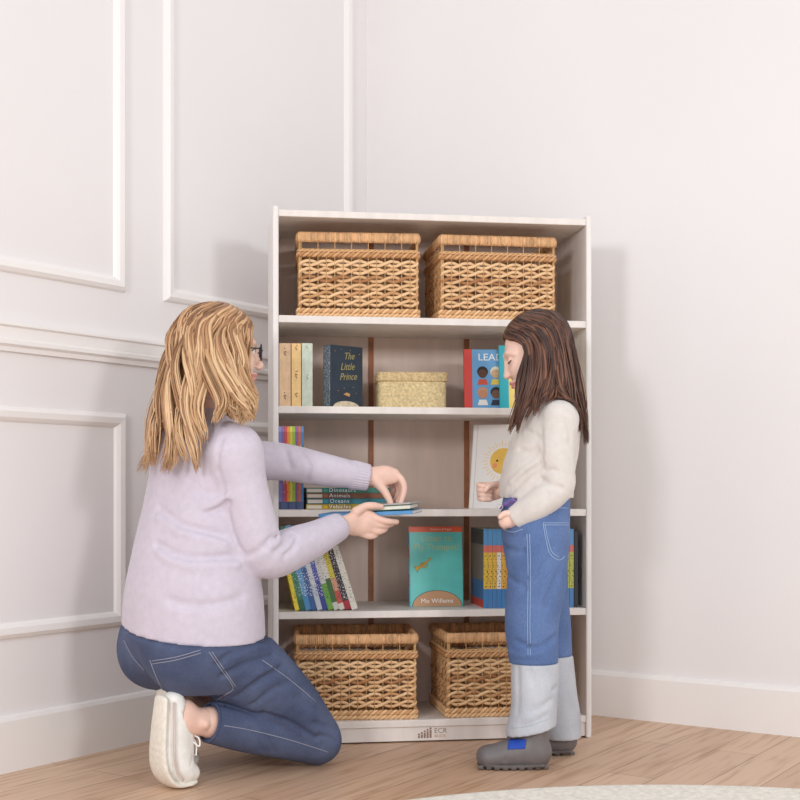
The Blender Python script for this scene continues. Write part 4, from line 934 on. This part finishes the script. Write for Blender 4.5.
for px, rr, dp in ([[(541, 465), (528, 474), (514, 488), (508, 498)], .009, .011], [[(536, 462), (524, 470), (511, 482)], .008, -.006], [[(524, 430), (532, 434), (540, 438)], .007, .006], [[(541, 430), (542, 448), (542, 464)], .006, .006], [[(544, 471), (552, 470), (558, 472)], .006, .007], [[(542, 480), (552, 486), (562, 488)], .008, .005], [[(566, 420), (570, 432), (570, 444)], .006, .005], [[(520, 450), (530, 452), (538, 450)], .008, .004], [[(548, 492), (543, 500), (536, 506)], .007, .004]):
    fold(fq, px, rr*.8, dp*1.9)
fq.wobble(.0012, 55, 9)
hemz = W(537, 498, 3.43)[2]; fq.clip((0, 0, hemz), (0, 0, -1), fq.lo, W(490, 460, 3.37)*np.array([0, 0, 1])+np.array([9, 9, 0])) if 0 else None
# shirt hem: cut the torso only (the near forearm hangs lower)
f0 = Field(fq.lo, fq.lo+fq.h*(fq.n-1), fq.h); f0.chain(GNA, GNR, 0, None, 6)
mm = tuple(slice(0, min(a, b)) for a, b in zip(fq.d.shape, f0.d.shape)); zc = np.float32(hemz)-fq.ax[2][None, None, :]
fq.d[mm] = np.where(f0.d[mm] < .004, fq.d[mm], np.maximum(fq.d[mm], (zc+0*fq.d)[mm]))
fq.clip(GNA[-1], GNA[-1]-GNA[-2], GNA[-1]-.06, GNA[-1]+.06); fq.clip(GFA[-1], GFA[-1]-GFA[-2], GFA[-1]-.06, GFA[-1]+.06)
# body
fgb = Field(np.array([.16, 3.24, .02]), np.array([.58, 3.62, 1.0]), .0055)
fgb.chain([gp(p) for p, a, b in GT[1:-1]], [(a, b) for _, a, b in GT[1:-1]], 0, YA, 4, -.016)
fgb.chain(GNA, GNR, .02, None, 4, -.011); fgb.chain(GFA, GFR, .02, None, 4, -.011)
fgb.chain([gp((536, 505)), gp((535.5, 540))], [(.10, .074), (.10, .074)], .02, YA)
for lg_, rr_, hh, hr_ in ((GNL, GNLr, GNH, GNHr), (GFL, GFLr, GFH, GFHr)):
    fgb.chain(lg_+hh[1:], [(a-.02, b-.02) for a, b in rr_]+[(a-.034, b-.034) for a, b in hr_[1:]], .02, YA, 4)
gn0, gn1 = gp((551, 412)), GC+GR.T@np.array([-.022, 0, -.055])
fgb.chain([gn0, gn1], [.042, .040], .02)
fgh = Field(GC-.17, GC+.17, .0028); head_field(fgh, GC, GR, GS, True); fgh.chain([gn0*.4+gn1*.6, gn1], [.041, .040], .02)
# near hand slipping into the pocket
fgn = hand([(517, 515, 3.338), (509, 519.5, 3.336), (505, 522, 3.338)], [(.017, .020), (.020, .021), (.017, .019)],
           [([(512, 514, 3.322), (505, 513.5, 3.318), (500, 517, 3.318)], [.0095, .0080, .0065])]+
           [([(504+2.6*i, 521+1.0*i, 3.335), (504+2.6*i, 525+.5*i, 3.362), (507+2.4*i, 531, 3.410), (509+2.4*i, 538, 3.425)], [.0084, .0078, .0070, .0060]) for i in range(4)],
           W(494, 546, 3.29), W(524, 506, 3.43)+np.array([0, .01, 0]), .0017, (0, 0, 1))
# far hand: loose fist at the waist
fgf = hand([(503, 490, 3.508), (494, 491, 3.512), (486, 492, 3.514)], [(.019, .016), (.026, .014), (.026, .012)],
           [([(489, y, 3.518), (480.5, y-.3, 3.511), (478.4+.5*i, y+.4, 3.494), (483, y+1.2, 3.477), (490.5, y+1.6, 3.478)], [.0074, .0073, .0070, .0066, .0058]) for i, y in enumerate((484.8, 489.4, 494.0, 498.2))]+
           [([(499, 485, 3.497), (494, 484.5, 3.478), (488.5, 487, 3.464), (485.5, 490.5, 3.462)], [.0100, .0084, .0074, .0060])],
           W(472, 508, 3.44), W(508, 476, 3.55)+np.array([0, .01, 0]), kk=.0015)
person_g, _ = field_obj([fgb, fgh, fgn, fgf], 'person', [skin_g, lip_g], None, GB, lip_pick(None, GS, GC, GR))
tag(person_g, 'girl with long brown hair standing in profile, cream top, two-tone jeans, grey boots', 'person')
shirt, bsh = field_obj([fq], 'shirt', cream_m, person_g, GB)
# jeans, blue above, pale lower legs
den_g = denim('bright_blue_denim', (82, 108, 156), (108, 134, 182)); pale_d = denim('bleached_denim', (184, 188, 196), (206, 209, 215), .2); thread_g = mat('light_blue_thread', (158, 180, 214), .8)
fgj = Field(np.array([.14, 3.22, .20]), np.array([.56, 3.62, .76]), .0045)
fgj.chain([gp((537, 494)), gp((535.5, 515)), gp((535.5, 540)), gp((537, 560))], [(.112, .089), (.120, .093), (.124, .089), (.11, .080)], 0, YA, 5)
fgj.chain(GNL, GNLr, .02, YA, 6); fgj.chain(GFL, GFLr, .02, YA, 6)
for px, rr, dp in ([[(504, 632), (516, 642), (530, 647)], .008, .006], [[(556, 636), (545, 645), (532, 650)], .008, .006], [[(510, 652), (524, 656), (540, 653)], .008, -.005], [[(503, 545), (515, 551), (524, 552)], .009, .005], [[(506, 572), (516, 582), (524, 586)], .009, .004], [[(560, 570), (552, 588), (546, 606)], .009, .005], [[(546, 560), (538, 580), (534, 604)], .010, .004], [[(505, 535), (514, 536), (524, 533)], .006, .006]):
    fold(fgj, px, rr*.85, dp*1.6)
fgj.wobble(.0012, 50, 12)
fgj.clip((0, 0, W(0, 663, 3.352)[2]), (0, 0, -1)); fgj.clip((0, 0, W(0, 496, 3.43)[2]), (0, 0, 1))
jeans_g, bgj = field_obj([fgj], 'jeans', den_g, person_g, GB)
for HP, HRr, pts in ((GNH, GNHr, 1), (GFH, GFHr, 0)):
    f = Field(np.min(HP, 0)-.10, np.max(HP, 0)+.10, .004); f.chain(HP, HRr, 0, YA, 6)
    if pts:
        for px, rr, dp in ([[(518, 668), (519, 690), (517, 712)], .007, .004], [[(552, 690), (556, 688)], .006, .006], [[(545, 716), (535, 722), (522, 726)], .008, .005], [[(550, 700), (540, 708), (530, 712)], .008, .005], [[(530, 672), (536, 690), (532, 706)], .009, .003]): fold(f, px, rr, dp)
    f.wobble(.0011, 60, 20+pts)
    bot = W(520, 733, 3.346)[2] if pts else W(0, 737, 3.508)[2]
    # hem rises towards the heel on the near leg
    f.clip((W(520, 733, 3.346)[0], 0, bot), (.22 if pts else 0, 0, -1)); f.clip((0, 0, W(0, 662.5, 3.352)[2]), (0, 0, 1))
    o, bh_ = field_obj([f], 'jean_lower_panel', pale_d, person_g, GB); o['label'] = 'bleached pale denim lower leg'
    if pts: seam('panel_hem', bh_, [[(512, 728), (524, 727), (535, 724), (548, 719)]], .0010, mat('grey_thread', (190, 194, 198), .8), o, GB)
seam('stitched_seam', bgj, [[(527, 534), (528, 560), (528, 590), (527.5, 620), (528, 655)], [(529.6, 534), (530.4, 560), (530.4, 590), (530, 620), (530.4, 655)], [(543, 523), (556, 523), (569, 523)], [(543.5, 525), (556, 525), (569, 525)], [(543, 523), (546, 540), (550, 554), (559, 560), (565, 556)], [(545, 525), (548, 540), (552, 552), (559, 557.5)], [(540, 510), (552, 508), (568, 508)], [(504, 530), (514, 532), (523, 529)]], .0010, thread_g, jeans_g, GB)
# lilac belt tab with a ring, at the front of the waistband
mb = MB(); tabp = [fhit(fgj, x, y) for x, y in ((502, 509), (506, 506), (511, 503), (516, 500))]; tabp = [p+np.array([-.002, -.004, 0]) for p in tabp if p is not None]
if len(tabp) > 1: mb.tube(catmull(tabp, 4), .010, .0022, up=np.array([.3, -1, 0.]), seg=8)
ring = W(500, 507, 3.335); belt = mb.build('belt_tab', mat('lilac_webbing', (132, 112, 178), .7), person_g, True, GB)
mb = MB(); mb.tube([W(500, 507, 3.36)+.007*np.array([math.cos(t), -.2*math.cos(t), math.sin(t)]) for t in np.linspace(0, 2*PI, 18, endpoint=False)], .0014, seg=6, closed=True); mb.build('ring', mat('silver_ring', (190, 190, 200), .3), belt, True, GB)
# boots
boot_m = mat('grey_rubber', (112, 106, 106), .5, .04, 40); bsole_m = mat('dark_grey_tread', (98, 92, 90), .65, .06, 50); blue_e = mat('blue_elastic', (30, 76, 178), .7, .1, 300)
def boot_fields(Z):
    f = Field(W(470, 772, Z)-np.array([.02, .07, 0]), W(556, 715, Z)+np.array([.02, .07, 0]), .0027)
    f.chain([W(536, 712, Z), W(535, 725, Z), W(534, 740, Z), W(534, 752, Z)], [(.038, .034), (.038, .035), (.038, .037), (.038, .040)], 0, YA, 5)
    f.chain([W(537, 752, Z), W(522, 752, Z), W(506, 754, Z), W(490, 757, Z)], [(.037, .036), (.039, .040), (.042, .036), (.039, .028)], .02, YA, 5)
    f.ell(W(487, 756, Z), (.028, .038, .026), None, .015)
    f.groove([W(509, 738, Z-.05), W(506, 748, Z-.058), W(505, 760, Z-.04)], .0045, .004)
    f.clip((0, 0, .008), (0, 0, -1))
    s_ = Field(W(470, 772, Z)-np.array([.02, .07, 0]), W(556, 750, Z)+np.array([.02, .07, 0]), .0027)
    c = [W(542, 763, Z), W(522, 763.5, Z), W(500, 763.5, Z), W(484, 762, Z)]; r = [(.039, .0085), (.039, .0085), (.044, .0085), (.036, .0085)]
    s_.chain(c, r, 0, YA, 5)
    for i, x in enumerate(np.linspace(480, 545, 9)):
        wd = float(np.interp(x, [478, 500, 522, 546], [.030, .044, .039, .030]))
        for y in (-1, 1): s_.ell(W(x, 765.5, Z)+np.array([0, y*(wd-.0045), 0]), (.0082, .0050, .0072), None, .004)
    s_.clip((0, 0, .001), (0, 0, -1)); return f, s_
bf, bsf = boot_fields(3.335)
boot, bbv = field_obj([bf], 'boot', boot_m, person_g, GB); bsole, _ = field_obj([bsf], 'sole', bsole_m, boot, GB)
V = []; n1, n2 = 12, 9
for j in range(n2):
    for i in range(n1):
        u, v = i/(n1-1), j/(n2-1); x = 509+17.5*u-1.5*v; y = 740+9.5*v-.6*u
        h = bbv.ray_cast(Vector((0, 0, CZ)), (Vector(W(x, y, 1.))-Vector((0, 0, CZ))).normalized())
        V.append(np.array(h[0]+h[1]*.0012) if h[0] is not None else W(x, y, 3.3))
mb = MB(); mb.raw(V, [(j*n1+i, j*n1+i+1, (j+1)*n1+i+1, (j+1)*n1+i) for j in range(n2-1) for i in range(n1-1)]); pan = mb.build('elastic_panel', blue_e, boot, True, GB); pan['label'] = 'blue elastic side panel'
sm = pan.modifiers.new('thickness', 'SOLIDIFY'); sm.thickness = .002; sm.offset = 0
b2 = boot.copy(); COL.objects.link(b2); b2.parent = person_g; b2.location = (.092, .178, 0)
s2 = bsole.copy(); COL.objects.link(s2); s2.parent = b2
# face
GL = lambda x, y, z: GC+GS*(np.array([x, y, z])@GR)
eyes(GL, GR, GS, person_g, GB, None, mat('brown_brow', (120, 84, 62), .8), lash_m, True)
# hair
brown = island_mat('brown_hair', [(.1, (52, 31, 24)), (.4, (76, 46, 34)), (.65, (97, 61, 44)), (.9, (124, 82, 60))], .42, grow=(1.02, 1.18, -.24))
fg = Field(GC-.2, GC+.2, .0045); LL = scalp_field(fg, GC, GR, GS, (.091, .0800, .084), (-.009, 0, .032), plane=.010)
fg.chain([LL(-.025, 0, .0), W(566, 388, 3.43), W(579, 425, 3.43)], [(.066, .050), (.066, .026), (.05, .012)], .02, YA)
sc_ = fg.mesh(1)
tabG = [(64, (521, 380, 3.345), (514, 430, 3.335)), (74, (526, 382, 3.335), (514, 434, 3.325)), (86, (534, 384, 3.330), (520, 428, 3.320)), (98, (543, 386, 3.330), (531, 416, 3.315)), (108, (550, 388, 3.330), (540, 406, 3.320)), (116, (556, 388, 3.335), (572, 416, 3.330)), (135, (565, 390, 3.345), (578, 430, 3.345)), (160, (576, 394, 3.38), (586, 440, 3.385)), (180, (580, 396, 3.42), (588, 446, 3.43))]
tabG2 = [(-180, (580, 396, 3.43), (588, 446, 3.44)), (-150, (576, 394, 3.48), (583, 442, 3.48)), (-110, (560, 390, 3.52), (568, 430, 3.53)), (-80, (540, 388, 3.52), (534, 420, 3.54)), (-60, (523, 384, 3.515), (517, 425, 3.52))]
rootG = lambda a: float(np.interp(a, [64, 80, 115, 180], [.072, .052, .012, -.036]))
hm = MB(); hm.raw(sc_[0], sc_[1].tolist())
for tb_, cl, sd in ((tabG, 26, 5), (tabG2, 14, 6)):
    q = hair_mesh(GC, GR, GS, tb_, rootG, cl, 30, sd, (.008, 1.6, .004, .014), .0020, [fq], .007, tip=.12, shrink=.4, ctr=(-.008, 0, .032), er=(.094, .082, .0875))
    hm.raw(np.concatenate(q.V), q.Fc)
hm.build('hair', brown, person_g, True, GB)
